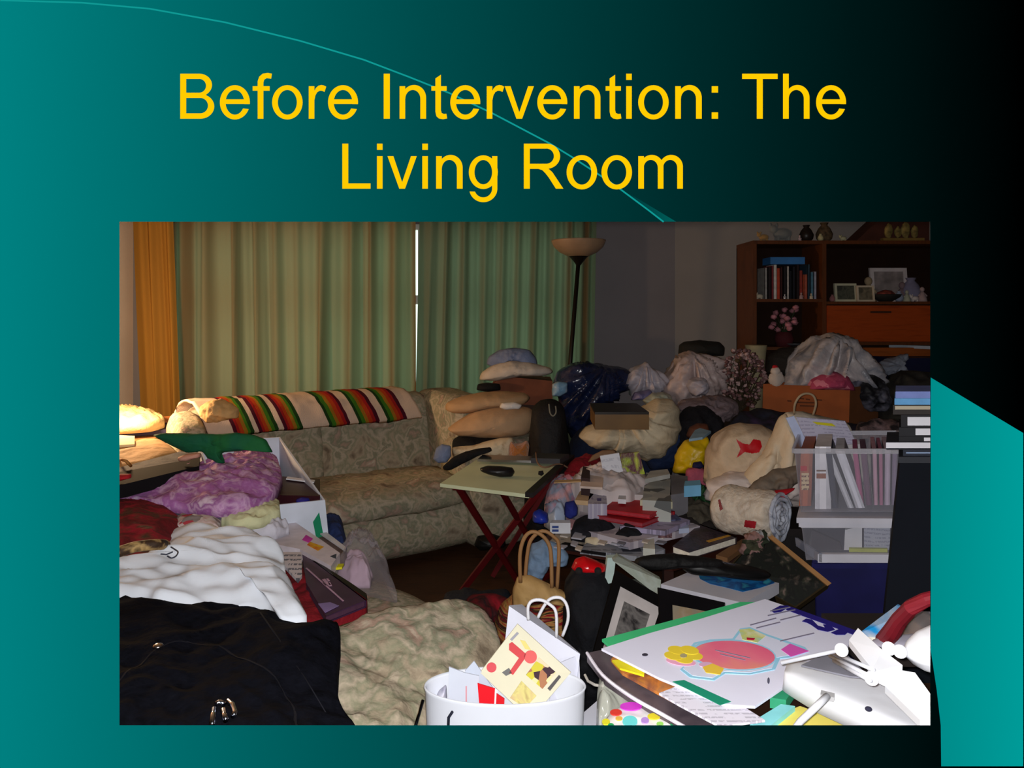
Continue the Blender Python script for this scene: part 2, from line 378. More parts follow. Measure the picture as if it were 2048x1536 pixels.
flat('arc_wedge', [[(1243, 381), (1270, 394), (1352, 443.4), (1326, 443.4)]], .0005, emis(grad=(1243, 1352, (0, 50, 52), (0, 94, 90), S((1243+1352)/2, 0)[0])), board)
flat('arc_crescent', [[(1861, 755), (2046, 866), (2046, 1300), (1861, 1300)], [(1861, 1300), (2046, 1300), (2046, 1532), (1882, 1532), (1881, 1450), (1873, 1380)]], .0005, emis(grad=(1860, 2046, (0, 138, 136), (0, 155, 152), S((1861+2046)/2, 0)[0])), board)
# ---------------------------------------------------------------- the room
X0, X1, Y0, Y1, ZC = -2.95, 3.45, -1.3, 5.45, 2.6
wl = M((214, 190, 172), var=.05, scale=2, bump=.05); wbk = M((116, 112, 116), var=.05, scale=2); wr_ = M((134, 128, 124), var=.05, scale=2)  # off-white back and right walls; their uneven lighting is put into these greys
g = G(); g.box(((X0+X1)/2, (Y0+Y1)/2, -.03), (X1-X0+.4, Y1-Y0+.4, .06)); fl = g.out('floor', MBlotch([(44, 26, 14), (66, 40, 22), (54, 32, 18)], 6, .55, bump=.1, stretch=(1, 8, 1))); fl['kind'] = 'structure'
g = G(); g.box(((X0+X1)/2, (Y0+Y1)/2, ZC+.03), (X1-X0+.4, Y1-Y0+.4, .06)); c_ = g.out('ceiling', M((190, 186, 178), var=.04)); c_['kind'] = 'structure'
def wall(name, c, d, mat): 
    o = G().box(c, d).out(name, mat); o['kind'] = 'structure'; return o
wall('wall_left', (X0-.05, (Y0+Y1)/2, ZC/2), (.1, Y1-Y0, ZC), wl)
wall('wall_right', (X1+.05, (Y0+Y1)/2, ZC/2), (.1, Y1-Y0, ZC), wr_)
wall('wall_rear', ((X0+X1)/2, Y0-.05, ZC/2), (X1-X0+.2, .1, ZC), M((90, 88, 86), var=.05))  # unseen, added behind the camera to keep daylight out of the viewer's side
# partition that carries the slide board
V, Fc = rect_hole(X0, X1, 0, ZC, S(OX[0], 0)[0]-.05, S(OX[1], 0)[0]+.05, S(0, OX[3])[2]-.05, S(0, OX[2])[2]+.05, lambda x, z, Y: (x, Y, z), YP+.0225, YP+.075)
struct('wall_front', V, Fc, M((60, 58, 56), var=.05))
# wall_back with two window openings
def px(x, Y): return (x-CX)/F*Y
W1, W2 = (px(375, 5.5), px(847, 5.5)), (px(864, 5.5), px(1168, 5.5)); WZ = (.62, 2.12)
BR = px(1347, 5.5)
def wallgrid(xs, zs, solid, Ya, Yb):
    g = G()
    for i in range(len(xs)-1):
        for j in range(len(zs)-1):
            if solid(i, j): g.box(((xs[i]+xs[i+1])/2, (Ya+Yb)/2, (zs[j]+zs[j+1])/2), (xs[i+1]-xs[i], Yb-Ya, zs[j+1]-zs[j]))
    return g
o = wallgrid([X0-.1, W1[0], W1[1], W2[0], W2[1], BR], [0, WZ[0], WZ[1], ZC], lambda i, j: not (j == 1 and i in (1, 3)), 5.45, 5.57).out('wall_back', wbk); o['kind'] = 'structure'
# angled wall continuing to the right behind the bookcase
ya, yb = 5.45, 5.2
g = G().prism([(BR, ya, 0), (X1+.1, yb+.05, 0), (X1+.1, yb+.17, 0), (BR, ya+.12, 0)], (0, 0, ZC)); o = g.out('wall_alcove', wr_); o['kind'] = 'structure'
g = G().box(((X0+BR)/2, 5.44, .05), (BR-X0, .02, .1)); o = g.out('baseboard_back', M((170, 165, 155))); o['kind'] = 'structure'
for k, (a, b) in enumerate((W1, W2)):
    w = thing('window_%d' % (k+1), 'window', 'window', ((a+b)/2, 5.5, WZ[0])); del w['label']; del w['category']; w['kind'] = 'structure'
    g = G(); wm = M((200, 200, 195), var=.03)
    for xx in (a+.02, b-.02): g.box((xx, 5.5, (WZ[0]+WZ[1])/2), (.04, .06, WZ[1]-WZ[0]))
    for zz in (WZ[0]+.02, WZ[1]-.02): g.box(((a+b)/2, 5.5, zz), (b-a-.08, .06, .04))
    g.box(((a+b)/2, 5.5, 1.53), (b-a-.08, .06, .07)); g.out('window_frame', wm, w)
    G().box(((a+b)/2, 5.51, (WZ[0]+WZ[1])/2), (b-a, .005, WZ[1]-WZ[0])).out('window_glass', MClear((230, 240, 235), .03, .05), w)
# curtains
def MCurt(c, tc_, w=.55):
    m, nt, b = _new('curtain_cloth'); L = nt.links
    b.inputs['Base Color'].default_value = lin(c); b.inputs['Roughness'].default_value = .9; b.inputs['Specular IOR Level'].default_value = .1
    t = N(nt, 'ShaderNodeBsdfTranslucent'); t.inputs['Color'].default_value = lin(tc_)
    mx = N(nt, 'ShaderNodeMixShader'); mx.inputs['Fac'].default_value = w
    L.new(b.outputs[0], mx.inputs[1]); L.new(t.outputs[0], mx.inputs[2]); L.new(mx.outputs[0], nt.nodes['Material Output'].inputs['Surface']); return m
def curtain(name, label, xa, xb, Y, amp, nf, mat, seed=0, flare=0, zt=2.45, zb=.03, n=None, gapf=None):
    n = n or int(nf*14); m = 26; V = []; U = []
    for j in range(m+1):
        tz = j/m; z = zb+(zt-zb)*tz
        for i in range(n+1):
            t = i/n; ph = nf*2*math.pi*(t+.05*noise.noise(Vector((t*nf*.4, seed, tz*.25))))+seed
            a = amp*(1+.9*noise.noise(Vector((t*nf*.8, seed+5, tz*.5))))*(1.0-.25*tz)
            x = xa+(xb-xa)*t+flare*(1-tz)+amp*.4*math.cos(ph)*(1-tz)*noise.noise(Vector((t*6, tz*1.5, seed)))
            sh = math.sin(ph); sh = -2*(max(0, sh)**1.6)+.7*max(0, -sh); V.append((x, Y+a*sh*.8+a*.22*math.sin(2.3*ph+1+1.5*tz), z)); U.append((t, tz))
    Fc = [(j*(n+1)+i, j*(n+1)+i+1, (j+1)*(n+1)+i+1, (j+1)*(n+1)+i) for j in range(m) for i in range(n)]
    o = obj(name, V, Fc, mat, None, True, U)
    return tag(o, label, 'curtain') if label else o
cc = MCurt((152, 110, 70), (108, 126, 98), .6)
curtain('curtain', 'wide olive green pleated curtain behind the sofa, left of the bright gap', px(325, 5.25), px(832, 5.25), 5.27, .05, 11, cc, 1)
curtain('curtain', 'olive green pleated curtain behind the floor lamp, right of the bright gap', px(840, 5.25), px(1196, 5.25), 5.27, .04, 10, MCurt((118, 98, 74), (98, 116, 94), .58), 4, flare=-.05)
curtain('drape', 'narrow ochre drape at the left wall beside the pleated curtains', px(262, 5.05), px(335, 5.05), 5.1, .035, 2.2, MCurt((150, 110, 48), (120, 96, 40), .15), 2, flare=.10, n=60)
g = G().tube([(X0+.02, 5.22, 2.47), (px(1200, 5.2), 5.22, 2.47)], .014); tag(g.out('curtain_rod', M((120, 100, 70), metal=.4)), 'curtain rod above the pleated curtains', 'curtain rod')
# ---------------------------------------------------------------- sofa
FLOR = MBlotch([(104, 90, 74), (138, 124, 104), (162, 148, 126), (132, 130, 106), (172, 158, 138), (122, 122, 100), (160, 134, 118), (182, 170, 150)], 8, .95, bump=.35, dist=.35)
sofa = thing('sectional_sofa', 'large floral tapestry corner sofa with a long chaise, in front of the curtains', 'sofa', (-1.3, 4.2, 0))
A = math.radians(32); U_ = Vector((math.cos(A), math.sin(A), 0)); Nn = Vector((-math.sin(A), math.cos(A), 0))
C0 = Vector((-.58, 4.65, 0))
def Q(s, d, z): return C0+U_*s+Nn*d+Vector((0, 0, z))         # s along the back, d behind the crease
def soft(prof, s0, s1, name, n=26, wr=.018, seed=3, par=None, mat=None, bulge=.04):
    """upholstered piece: closed profile (d,z) swept along the sofa with a slight swell"""
    V = []; pr = []
    m0 = len(prof)
    for i in range(m0):
        a = Vector(prof[i]); b = Vector(prof[(i+1) % m0])
        for t in range(4): pr.append(a.lerp(b, t/4))
    for _ in range(2): pr = [(pr[i-1]+pr[i]*2+pr[(i+1) % len(pr)])/4 for i in range(len(pr))]
    c = sum(pr, Vector((0, 0)))/len(pr); m = len(pr)
    for i in range(n+1):
        t = i/n; e = min(1, (min(t, 1-t)*n/2.0))**.5 if n > 3 else 1; k = (.86+.14*e)*(1+bulge*math.sin(math.pi*t))
        for q in pr:
            p = Q(s0+(s1-s0)*t, c[0]+(q[0]-c[0])*k, c[1]+(q[1]-c[1])*k)
            w = crum(p, 5, seed)*wr; p[2] += w if q[1] > .05 else 0; p += Nn*w*.6
            p[2] = max(.01, p[2]); V.append(p)
    Fc = [(i*m+k, i*m+(k+1) % m, (i+1)*m+(k+1) % m, (i+1)*m+k) for i in range(n) for k in range(m)]
    Fc += [tuple(range(m)), tuple(n*m+k for k in range(m-1, -1, -1))]
    return obj(name, V, Fc, mat or FLOR, par if par is not None else sofa, True)
soft([(-.60, .02), (.12, .02), (.12, .34), (-.60, .34)], -1.45, .12, 'base', wr=.006)
soft([(-.63, .28), (-.60, .43), (-.3, .46), (.04, .43), (.04, .30)], -1.40, .02, 'seat_cushion', wr=.02)
soft([(.0, .30), (.0, .45), (.07, .80), (.13, .88), (.30, .88), (.36, .78), (.36, .30)], -1.42, -.66, 'back_cushion', seed=4)
soft([(.0, .30), (.0, .45), (.07, .80), (.13, .88), (.30, .88), (.36, .78), (.36, .30)], -.68, .10, 'back_cushion', seed=5)
soft([(.05, .02), (.40, .02), (.40, .80), (.05, .80)], -1.5, .35, 'back_frame', wr=.004)
soft([(-.42, .02), (.36, .02), (.36, .84), (.2, .90), (-.30, .88), (-.42, .80)], .04, .34, 'arm', n=10, seed=8)
soft([(-.74, .02), (-.2, .02), (-.2, .62), (-.3, .67), (-.66, .67), (-.74, .60)], .0, .62, 'corner_seat', n=12, seed=18, wr=.012)
soft([(-.2, .02), (.34, .02), (.34, .80), (.2, .86), (-.1, .84), (-.2, .78)], -1.52, -1.36, 'arm', n=10, seed=9)
# chaise running towards the viewer, its end rounded up into a bolster
g = G().prism([(-.25, 2.2, .02), (-1.02, 3.72, .02), (-2.25, 3.0, .02), (-1.7, 1.05, .02), (-.45, 1.05, .02)], (0, 0, .30)); g.out('chaise_base', FLOR, sofa)
mound('chaise_seat', None, None, [(600, 1178), (700, 1166), (740, 1166), (790, 1180), (850, 1205), (910, 1235), (940, 1300), (800, 1700), (300, 1900), (-100, 1500), (60, 1050), (300, 990), (520, 1010)], .36, .07, .30, FLOR, parent=sofa, wr=.012, ws=6, p=8, n=120, rings=16)
mound('chaise_bolster', None, None, [(640, 1262, .6), (720, 1236, .62), (800, 1218, .63), (870, 1203, .63), (930, 1202, .62), (968, 1218, .60), (990, 1250, .58), (1003, 1292, .55), (985, 1330, .53), (935, 1375, .52), (880, 1420, .5), (862, 1500, .47), (840, 1640, .45), (560, 1640, .5), (560, 1330, .6)], .6, .035, .04, FLOR, parent=sofa, wr=.03, ws=7, p=7, n=150, rings=26, seed=6)
# striped blanket over the back
def MStripe():
    m, nt, b = _new('striped_blanket'); L = nt.links
    tc = N(nt, 'ShaderNodeTexCoord'); sx = N(nt, 'ShaderNodeSeparateXYZ'); L.new(tc.outputs['UV'], sx.inputs[0])
    W_ = (205, 180, 160); st = []
    order = [(30, 60, 25), (60, 110, 30), (150, 105, 30), (170, 60, 25), (150, 30, 30), (70, 20, 35)]
    x = 0
    groups = [(.07, 0), (.17, 1), (.27, 1), (.45, 0), (.62, 0), (.78, 0)]
    st = [(0, W_)]
    for (p, rev), w in zip([(.10, 1), (.205, 1), (.315, 1), (.52, 0), (.665, 0), (.81, 0)], [.085, .085, .085, .105, .105, .105]):
        o = order[::-1] if rev else order
        for i, c in enumerate(o): st.append((p+w*i/6, c))
        st.append((p+w, W_))
    # ColorRamp holds 32 stops: two ramps side by side
    half = [s for s in st if s[0] < .45]; rest = [(.0, W_)]+[s for s in st if s[0] >= .45]
    r1 = ramp(nt, [(p, lin(c)) for p, c in half], 'CONSTANT'); r2 = ramp(nt, [(p, lin(c)) for p, c in rest], 'CONSTANT')
    L.new(sx.outputs['X'], r1.inputs['Fac']); L.new(sx.outputs['X'], r2.inputs['Fac'])
    gt = N(nt, 'ShaderNodeMath', operation='GREATER_THAN'); gt.inputs[1].default_value = .45; L.new(sx.outputs['X'], gt.inputs[0])
    mx = N(nt, 'ShaderNodeMix', data_type='RGBA'); L.new(gt.outputs[0], mx.inputs['Factor']); L.new(r1.outputs['Color'], mx.inputs['A']); L.new(r2.outputs['Color'], mx.inputs['B'])
    L.new(mx.outputs['Result'], b.inputs['Base Color']); b.inputs['Roughness'].default_value = .95; b.inputs['Specular IOR Level'].default_value = .1
    n2 = N(nt, 'ShaderNodeTexWave'); n2.inputs['Scale'].default_value = 60; n2.inputs['Distortion'].default_value = 3; L.new(tc.outputs['Object'], n2.inputs['Vector'])
    bp = N(nt, 'ShaderNodeBump'); bp.inputs['Strength'].default_value = .3; bp.inputs['Distance'].default_value = .006; L.new(n2.outputs['Fac'], bp.inputs['Height']); L.new(bp.outputs['Normal'], b.inputs['Normal'])
    return m
V = []; U = []; nu, nv = 90, 14; s0, s1 = -1.40, -.10
prof = [(-.035, .74), (-.02, .79), (.02, .84), (.06, .885), (.12, .915), (.2, .92), (.28, .915), (.36, .88), (.40, .82)]
for layer in (0, 1):
    for i in range(nu+1):
        t = i/nu
        for j in range(nv+1):
            f = j/nv*(len(prof)-1); k = min(int(f), len(prof)-2); a = Vector(prof[k]).lerp(Vector(prof[k+1]), f-k)
            w = crum((t*3, j*.2, layer), 3, 2)*.012
            low = .0+.10*max(0, 1-t*1.5)*(1-j/nv) if False else 0
            d = a[0]-.004+(.016*layer); z = a[1]+.01-(.016*layer)-low+w
            V.append(Q(s0+(s1-s0)*t+.13*(j/nv-.5)*-1, d, z)); U.append((t+(.5-j/nv)*.0, j/nv))
n1 = (nu+1)*(nv+1); Fc = []
for i in range(nu):
    for j in range(nv):
        a = i*(nv+1)+j; Fc.append((a, a+1, a+nv+2, a+nv+1)); Fc.append((n1+a, n1+a+nv+1, n1+a+nv+2, n1+a+1))
rim = [i*(nv+1) for i in range(nu+1)]+[nu*(nv+1)+j for j in range(1, nv+1)]+[i*(nv+1)+nv for i in range(nu-1, -1, -1)]+[j for j in range(nv-1, 0, -1)]
Fc += [(rim[k], rim[(k+1) % len(rim)], n1+rim[(k+1) % len(rim)], n1+rim[k]) for k in range(len(rim))]
tag(obj('blanket', V, Fc, MStripe(), None, True, U), 'white blanket with red, green and yellow stripes folded over the sofa back', 'blanket')
blob('throw_pillow', 'small cream crumpled cloth at the left end of the sofa back', 'cloth', [(398, 830), (402, 812), (420, 800), (440, 798), (462, 804), (480, 818), (478, 836), (450, 842), (420, 844)], 3.85, .09, M((196, 160, 108), bump=.3), wr=.03, seed=5)
blob('cushion', 'pale blue cushion wedged at the right end of the sofa seat', 'cushion', [(866, 918), (872, 896), (884, 888), (902, 891), (903, 912), (894, 925), (876, 926)], 4.12, .05, M((128, 140, 170), bump=.2), wr=.008)
# ---------------------------------------------------------------- floor lamp
lx, ly = px(1143, 4.95), 4.95
la = thing('floor_lamp', 'dark torchiere floor lamp with a wide pale bowl shade in front of the curtain', 'lamp', (px(1122, 4.95), ly, 0))
dk = M((34, 28, 22), .4, .1, metal=.5)
top = Vector(P(1157, 522, 4.95)); bot = Vector((px(1116, 4.95), 4.95, .02))
G().tube([bot, bot.lerp(top, .5), top], [.017, .016, .015], 12).out('pole', dk, la, True)
G().lathe((bot[0], bot[1], 0), [(.15, 0), (.15, .015), (.06, .03), (.02, .05)], 28).out('base', dk, la, True)
G().lathe(top, [(.016, -.03), (.03, -.01), (.06, .025), (.085, .042), (.05, .045)], 28).out('shade_holder', dk, la, True)
G().lathe(top+Vector((.0, 0, 0)), [(.07, .032), (.13, .06), (.175, .10), (.19, .135), (.193, .145), (.183, .14), (.165, .10), (.12, .068), (.05, .045)], 36).out('lamp_shade', M((150, 122, 96), .4, .1), la, True)
# ---------------------------------------------------------------- tray table
tt = thing('tray_table', 'folding tray table with a pale green top and dark red crossed legs', 'table', (.0, 3.4, 0))
zt = .66; tq = [PZ(880, 967, zt), PZ(1058, 989, zt), PZ(1140, 914, zt), PZ(960, 915, zt)]
G().prism(tq, (0, 0, -.016)).out('tabletop', M((204, 212, 176), .5, .05, 4), tt)
rd = M((88, 14, 18), .45, .2, 6); bkw = M((26, 20, 20), .5)
def bar(a, b, w=.028, d=.018, name='leg', mat=rd, par=tt):
    a = Vector(a); b = Vector(b); t = (b-a).normalized(); s = Vector((1, 0, 0)); s = (s-t*s.dot(t)).normalized(); n_ = t.cross(s)
    V = [p+s*sx*w/2+n_*sy*d/2 for p in (a, b) for sx, sy in ((-1, -1), (1, -1), (1, 1), (-1, 1))]
    return obj(name, V, [(0, 1, 2, 3), (7, 6, 5, 4), (0, 4, 5, 1), (1, 5, 6, 2), (2, 6, 7, 3), (3, 7, 4, 0)], mat, par)
L1, L2 = Vector(PZ(918, 976, zt-.02)), Vector(PZ(1094, 962, zt-.02)); L3, L4 = Vector(PZ(985, 918, zt-.02)), Vector(PZ(1125, 925, zt-.02))
bar(L1, PZ(1045, 1176, .01)); bar(L2, PZ(916, 1192, .01)); bar(Vector(PZ(1000, 976, zt-.02)), PZ(1100, 1150, .01), .024); bar(L4, PZ(985, 1152, .01), .024)
bar(L1+Vector((-.02, 0, 0)), L3, .02, .02, 'rail'); bar(PZ(1058, 990, zt+.004), PZ(1142, 913, zt+.004), .035, .02, 'rail', bkw); bar(PZ(1045, 1176, .1), PZ(1100, 1150, .1), .02, .02, 'stretcher')
# things on the tray
g = G().prism(dpx([(955, 923), (1065, 926), (1068, 917), (965, 914)], .672), (0, 0, .012)); tag(g.out('metal_tray', M((170, 170, 178), .2, 0, metal=1), None), 'thin shiny metal tray at the back of the green tray table', 'tray')
blob('glasses_case', 'black glasses case lying on the green tray table', 'case', [(960, 936), (975, 931), (1000, 932), (1025, 935), (1030, 944), (1025, 953), (1000, 954), (975, 948), (961, 942)], 3.32, .04, M((22, 20, 22), .35), wr=.003)
slab('remote_control', 'dark grey remote control at the right end of the tray table', 'remote control', [(1062, 916), (1120, 918), (1138, 908), (1070, 906)], .70, .026, M((52, 50, 54), .5))
blob('bottle_cap', 'tiny black cap near the dark rail of the tray table', 'cap', [(1076, 949), (1077, 942), (1086, 941), (1088, 948), (1083, 952)], 3.32, .012, M((15, 12, 15)), wr=0)
g = G().tube([PZ(1072, 905, .71), PZ(1075, 925, .69), PZ(1090, 935, .68), PZ(1120, 928, .68), PZ(1150, 945, .62), PZ(1178, 962, .58)], .004); tag(g.out('cable', M((120, 90, 70)), None, True), 'thin cable trailing off the right edge of the tray table', 'cable')
blob('scarf', 'long black strap-like scarf hanging over the sofa corner behind the tray table', 'scarf', [(884, 934), (905, 915), (930, 903), (955, 897), (982, 894), (985, 902), (960, 910), (930, 925), (900, 941), (888, 941)], 3.72, .03, M((14, 12, 13), bump=.4), wr=.012)
# ---------------------------------------------------------------- bookcase
bc = thing('bookcase', 'orange-brown wooden wall unit with shelves and a drop-front desk door', 'bookcase', (2.7, 5.1, 0))
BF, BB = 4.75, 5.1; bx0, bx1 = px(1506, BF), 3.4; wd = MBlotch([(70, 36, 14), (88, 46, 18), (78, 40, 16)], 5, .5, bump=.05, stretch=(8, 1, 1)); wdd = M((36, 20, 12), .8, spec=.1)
def zpx(y, D=BF): return H-(y-HZ)/F*D
def bpart(name, x0, x1, z0, z1, ya=BF, yb=BB, mat=wd, par=bc): return G().box(((x0+x1)/2, (ya+yb)/2, (z0+z1)/2), (x1-x0, yb-ya, z1-z0)).out(name, mat, par)
xm = px(1648, BF)
bpart('side_panel', bx0, bx0+.025, 0, zpx(488)); bpart('divider', xm-.012, xm+.016, 0, zpx(488)); bpart('side_panel', bx1-.025, bx1, 0, zpx(488))
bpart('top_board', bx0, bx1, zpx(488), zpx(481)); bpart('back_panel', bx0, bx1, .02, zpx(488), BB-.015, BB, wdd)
bpart('shelf', bx0+.025, xm-.012, zpx(604), zpx(598)); bpart('shelf', xm+.016, bx1-.025, zpx(609), zpx(603)); bpart('shelf', bx0+.025, xm-.012, zpx(700), zpx(694))
bpart('shelf', xm+.016, bx1-.025, zpx(690), zpx(684)); bpart('shelf', bx0+.025, bx1-.025, .08, .1)
dd = bpart('desk_door', xm+.018, bx1-.02, zpx(683), zpx(611), BF-.02, BF, MBlotch([(128, 50, 12), (150, 62, 16), (138, 55, 14)], 4, .45, bump=.03, stretch=(1, 1, 9)))
G().box((px(1757, BF), BF-.03, zpx(624)), (px(1778, BF)-px(1738, BF), .012, .012)).out('handle', M((50, 26, 12)), dd)
bpart('drawer', xm+.02, bx1-.02, zpx(760), zpx(695), BF-.02, BF, MBlotch([(120, 60, 20), (146, 74, 26)], 4, .5, bump=.03, stretch=(1, 1, 9)))
zs = zpx(598)
# books in the left cell
R_.seed(3); x = px(1530, BF+.03); bcs = [((150, 145, 140), 'pale grey'), ((32, 20, 24), 'black'), ((120, 40, 46), 'dull red'), ((205, 195, 185), 'white'), ((176, 60, 34), 'orange-red'), ((60, 20, 18), 'maroon'), ((26, 22, 26), 'black'), ((170, 165, 160), 'silver'), ((14, 16, 26), 'black'), ((20, 20, 30), 'navy'), ((30, 18, 22), 'dark brown'), ((140, 50, 40), 'brick red'), ((160, 80, 60), 'salmon'), ((40, 60, 76), 'slate blue'), ((70, 110, 130), 'pale teal'), ((150, 150, 165), 'lavender grey')]
pos = ['leftmost', 'second', 'third', 'fourth', 'fifth', 'sixth', 'seventh', 'eighth', 'ninth', 'tenth', 'eleventh', 'twelfth', 'thirteenth', 'fourteenth', 'fifteenth', 'rightmost']
for i, (c, nm) in enumerate(bcs):
    w = R_.uniform(.017, .026); h = R_.uniform(.19, .235) if i < 10 else R_.uniform(.16, .24)
    b = thing('book', '%s upright book in the upper left bookcase cell, %s of the row' % (nm, pos[i]), 'book', (x+w/2, BF+.11, zs), 'books in the upper left cell of the bookcase')
    g = G(); y0 = BF+.03+R_.uniform(0, .02)
    g.box((x+.0015, y0+.07, zs+h/2), (.003, .14, h)); g.box((x+w-.0015, y0+.07, zs+h/2), (.003, .14, h)); g.box((x+w/2, y0+.0015, zs+h/2), (w, .003, h)); g.out('cover', M(c, .6, .15, 30), b)
    G().box((x+w/2, y0+.07, zs+h/2-.002), (w-.006, .13, h-.008)).out('pages', M((200, 190, 170)), b)
    x += w+.0015
G().box((px(1569, BF+.08), BF+.08, zs+.262), (.235, .15, .05)); o = G().box((px(1569, BF+.08), BF+.1, zs+.262), (.235, .15, .048)).out('storage_box', M((52, 110, 170), .5)); tag(o, 'flat light blue box lying on top of the row of books', 'box')
FIG = []
def figurine(name, label, cat, c, r, mat, kind='vase', group=None, mat2=None):
    t = thing(name, label, cat, (c[0], c[1], c[2]), group)
    if kind == 'vase': G().lathe(c, [(r*.5, 0), (r*.9, r*.4), (r, r*1.0), (r*.7, r*1.7), (r*.35, r*2.1), (r*.5, r*2.4)], 18).out('body', mat, t, True)
    elif kind == 'animal':
        g = G().ell((c[0], c[1], c[2]+r*.9), (r*1.1, r*.7, r*.7)); [g.tube([(c[0]+sx*r*.6, c[1]+sy*r*.3, c[2]), (c[0]+sx*r*.6, c[1]+sy*r*.3, c[2]+r*.7)], r*.2) for sx in (-1, 1) for sy in (-1, 1)]; g.out('body', mat, t, True)
        G().ell((c[0]-r*1.1, c[1]-r*.2, c[2]+r*1.4), (r*.5, r*.45, r*.5)).out('head', mat2 or mat, t, True)
        for s in (-1, 1): G().ell((c[0]-r*1.1+s*r*.35, c[1]-r*.25, c[2]+r*1.85), (r*.18, r*.12, r*.25)).out('ear', mat2 or mat, t, True)
    elif kind == 'doll':
        G().lathe(c, [(r*.9, 0), (r*.8, r*.6), (r*.45, r*1.6), (r*.25, r*1.9)], 16).out('body', mat, t, True)
        G().ell((c[0], c[1], c[2]+r*2.3), (r*.42, r*.42, r*.5)).out('head', mat2 or mat, t, True)
        for s in (-1, 1): G().tube([(c[0]+s*r*.35, c[1], c[2]+r*1.6), (c[0]+s*r*.8, c[1]-r*.2, c[2]+r*1.0)], r*.16).out('arm', mat, t, True)
    return t
def frame(name, label, c, w, h, mat, pic, cat='picture frame', t=.02, lean=.12):
    f = thing(name, label, cat, c); g = G(); bw = w*.1
    def pt(u, v, d): return (c[0]+u, c[1]+v*lean+d, c[2]+v)
    for (u0, u1, v0, v1) in ((-w/2, w/2, 0, bw), (-w/2, w/2, h-bw, h), (-w/2, -w/2+bw, bw, h-bw), (w/2-bw, w/2, bw, h-bw)):
        g.prism([pt(u0, v0, 0), pt(u1, v0, 0), pt(u1, v1, 0), pt(u0, v1, 0)], (0, t, 0))
    g.out('frame_border', mat, f); G().prism([pt(-w/2+bw, bw, .006), pt(w/2-bw, bw, .006), pt(w/2-bw, h-bw, .006), pt(-w/2+bw, h-bw, .006)], (0, .004, 0)).out('picture', pic, f)
    return f
z1 = zs
ivory = M((186, 172, 150)); 
figurine('figurine', 'small pale animal figurine at the left end of the book shelf', 'figurine', (px(1512, BF)+.045, BF+.06, zs), .022, ivory, 'animal')
figurine('figurine', 'tiny silver figurine standing in front of the books', 'figurine', (px(1571, BF), BF+.012, zs), .012, M((200, 200, 205), .3, metal=.6), 'doll')
figurine('figurine', 'tiny pinkish doll figurine in front of the red books', 'figurine', (px(1604, BF), BF+.012, zs), .016, M((160, 130, 130)), 'doll')
figurine('figurine', 'tiny cream figurine at the right of the book shelf', 'figurine', (px(1624, BF), BF+.012, zs), .014, ivory, 'doll')
# lower left cell: silk flowers and plates
zl = zpx(694)
fv = thing('silk_flowers', 'pink silk flowers in the lower left cell of the bookcase', 'flowers', (px(1568, BF+.1), BF+.1, zl))
gs = G(); gf = G()
for i in range(22):
    bx = px(1568, BF+.1)+R_.uniform(-.1, .09); bz = zl+R_.uniform(.10, .27); by = BF+.1+R_.uniform(-.06, .05)
    gs.tube([(px(1568, BF+.1), BF+.1, zl+.08), (bx, by, bz)], .0025, 5); gf.ell((bx, by, bz), (.022, .022, .018), 8, 6, .5, i)
gs.out('stem', M((36, 50, 26)), fv); gf.out('blossom', M((170, 110, 120), var=.3, scale=30), fv, True)
G().lathe((px(1568, BF+.1), BF+.1, zl), [(.05, 0), (.065, .05), (.05, .1)], 18).out('vase', M((70, 20, 26)), fv, True)
g = G().lathe((px(1604, BF), BF+.12, zl), [(.06, 0), (.10, .012), (.115, .02), (.11, .022)], 30); tag(g.out('plate', M((70, 70, 74), .35), None, True), 'dark grey plate below the silk flowers in the bookcase', 'plate')
# right cell
zr = zpx(603)
frame('picture_frame', 'small square ivory photo frame at the left of the bookcase display shelf', (px(1700, BF), BF+.05, zr), .15, .125, M((180, 176, 150)), MBlotch([(40, 44, 40), (80, 80, 66), (30, 30, 34)], 20))
frame('picture_frame', 'large white photo frame at the back of the bookcase display shelf', (px(1784, BF+.15), BF+.17, zr), .26, .24, M((190, 180, 180)), M((130, 120, 118), var=.3, scale=12))
frame('picture_frame', 'ivory oval-decorated frame standing between two white photo frames', (px(1737, BF), BF+.03, zr), .12, .11, ivory, MBlotch([(120, 110, 90), (60, 56, 44)], 25))
figurine('figurine', 'tall cream lady figurine in the bookcase display cell', 'figurine', (px(1741, BF+.1), BF+.13, zr), .062, M((150, 132, 104)), 'doll')
figurine('vase', 'small pink vase at the left end of the display shelf', 'vase', (px(1674, BF), BF+.07, zr), .02, M((140, 90, 90)))
bow = thing('bowl', 'dark bowl with red fruit below the large white frame', 'bowl', (px(1782, BF), BF+.07, zr)); G().lathe((px(1782, BF), BF+.07, zr), [(.04, 0), (.09, .03), (.1, .05), (.07, .035)], 24).out('body', M((30, 30, 28)), bow, True); G().ell((px(1782, BF), BF+.07, zr+.05), (.06, .05, .03), wob=.3).out('contents', M((110, 50, 40), var=.4, scale=40), bow, True)
for i, (x, h, c, k, nm) in enumerate([(1806, .03, (130, 140, 160), 'vase', 'blue-grey vase'), (1822, .028, (160, 160, 140), 'doll', 'greenish white doll'), (1838, .024, (190, 180, 176), 'animal', 'white animal'), (1853, .036, (150, 130, 130), 'doll', 'pinkish doll'), (1832, .05, (120, 100, 104), 'doll', 'tall dusky doll'), (1850, .07, (120, 116, 140), 'vase', 'tall lilac vase')]):
    figurine('figurine' if k != 'vase' else 'vase', 'small %s among the ornaments at the right of the display shelf' % nm, 'figurine', (px(x, BF), BF+.05+(.12 if i > 3 else 0), zr), h, M(c), k)
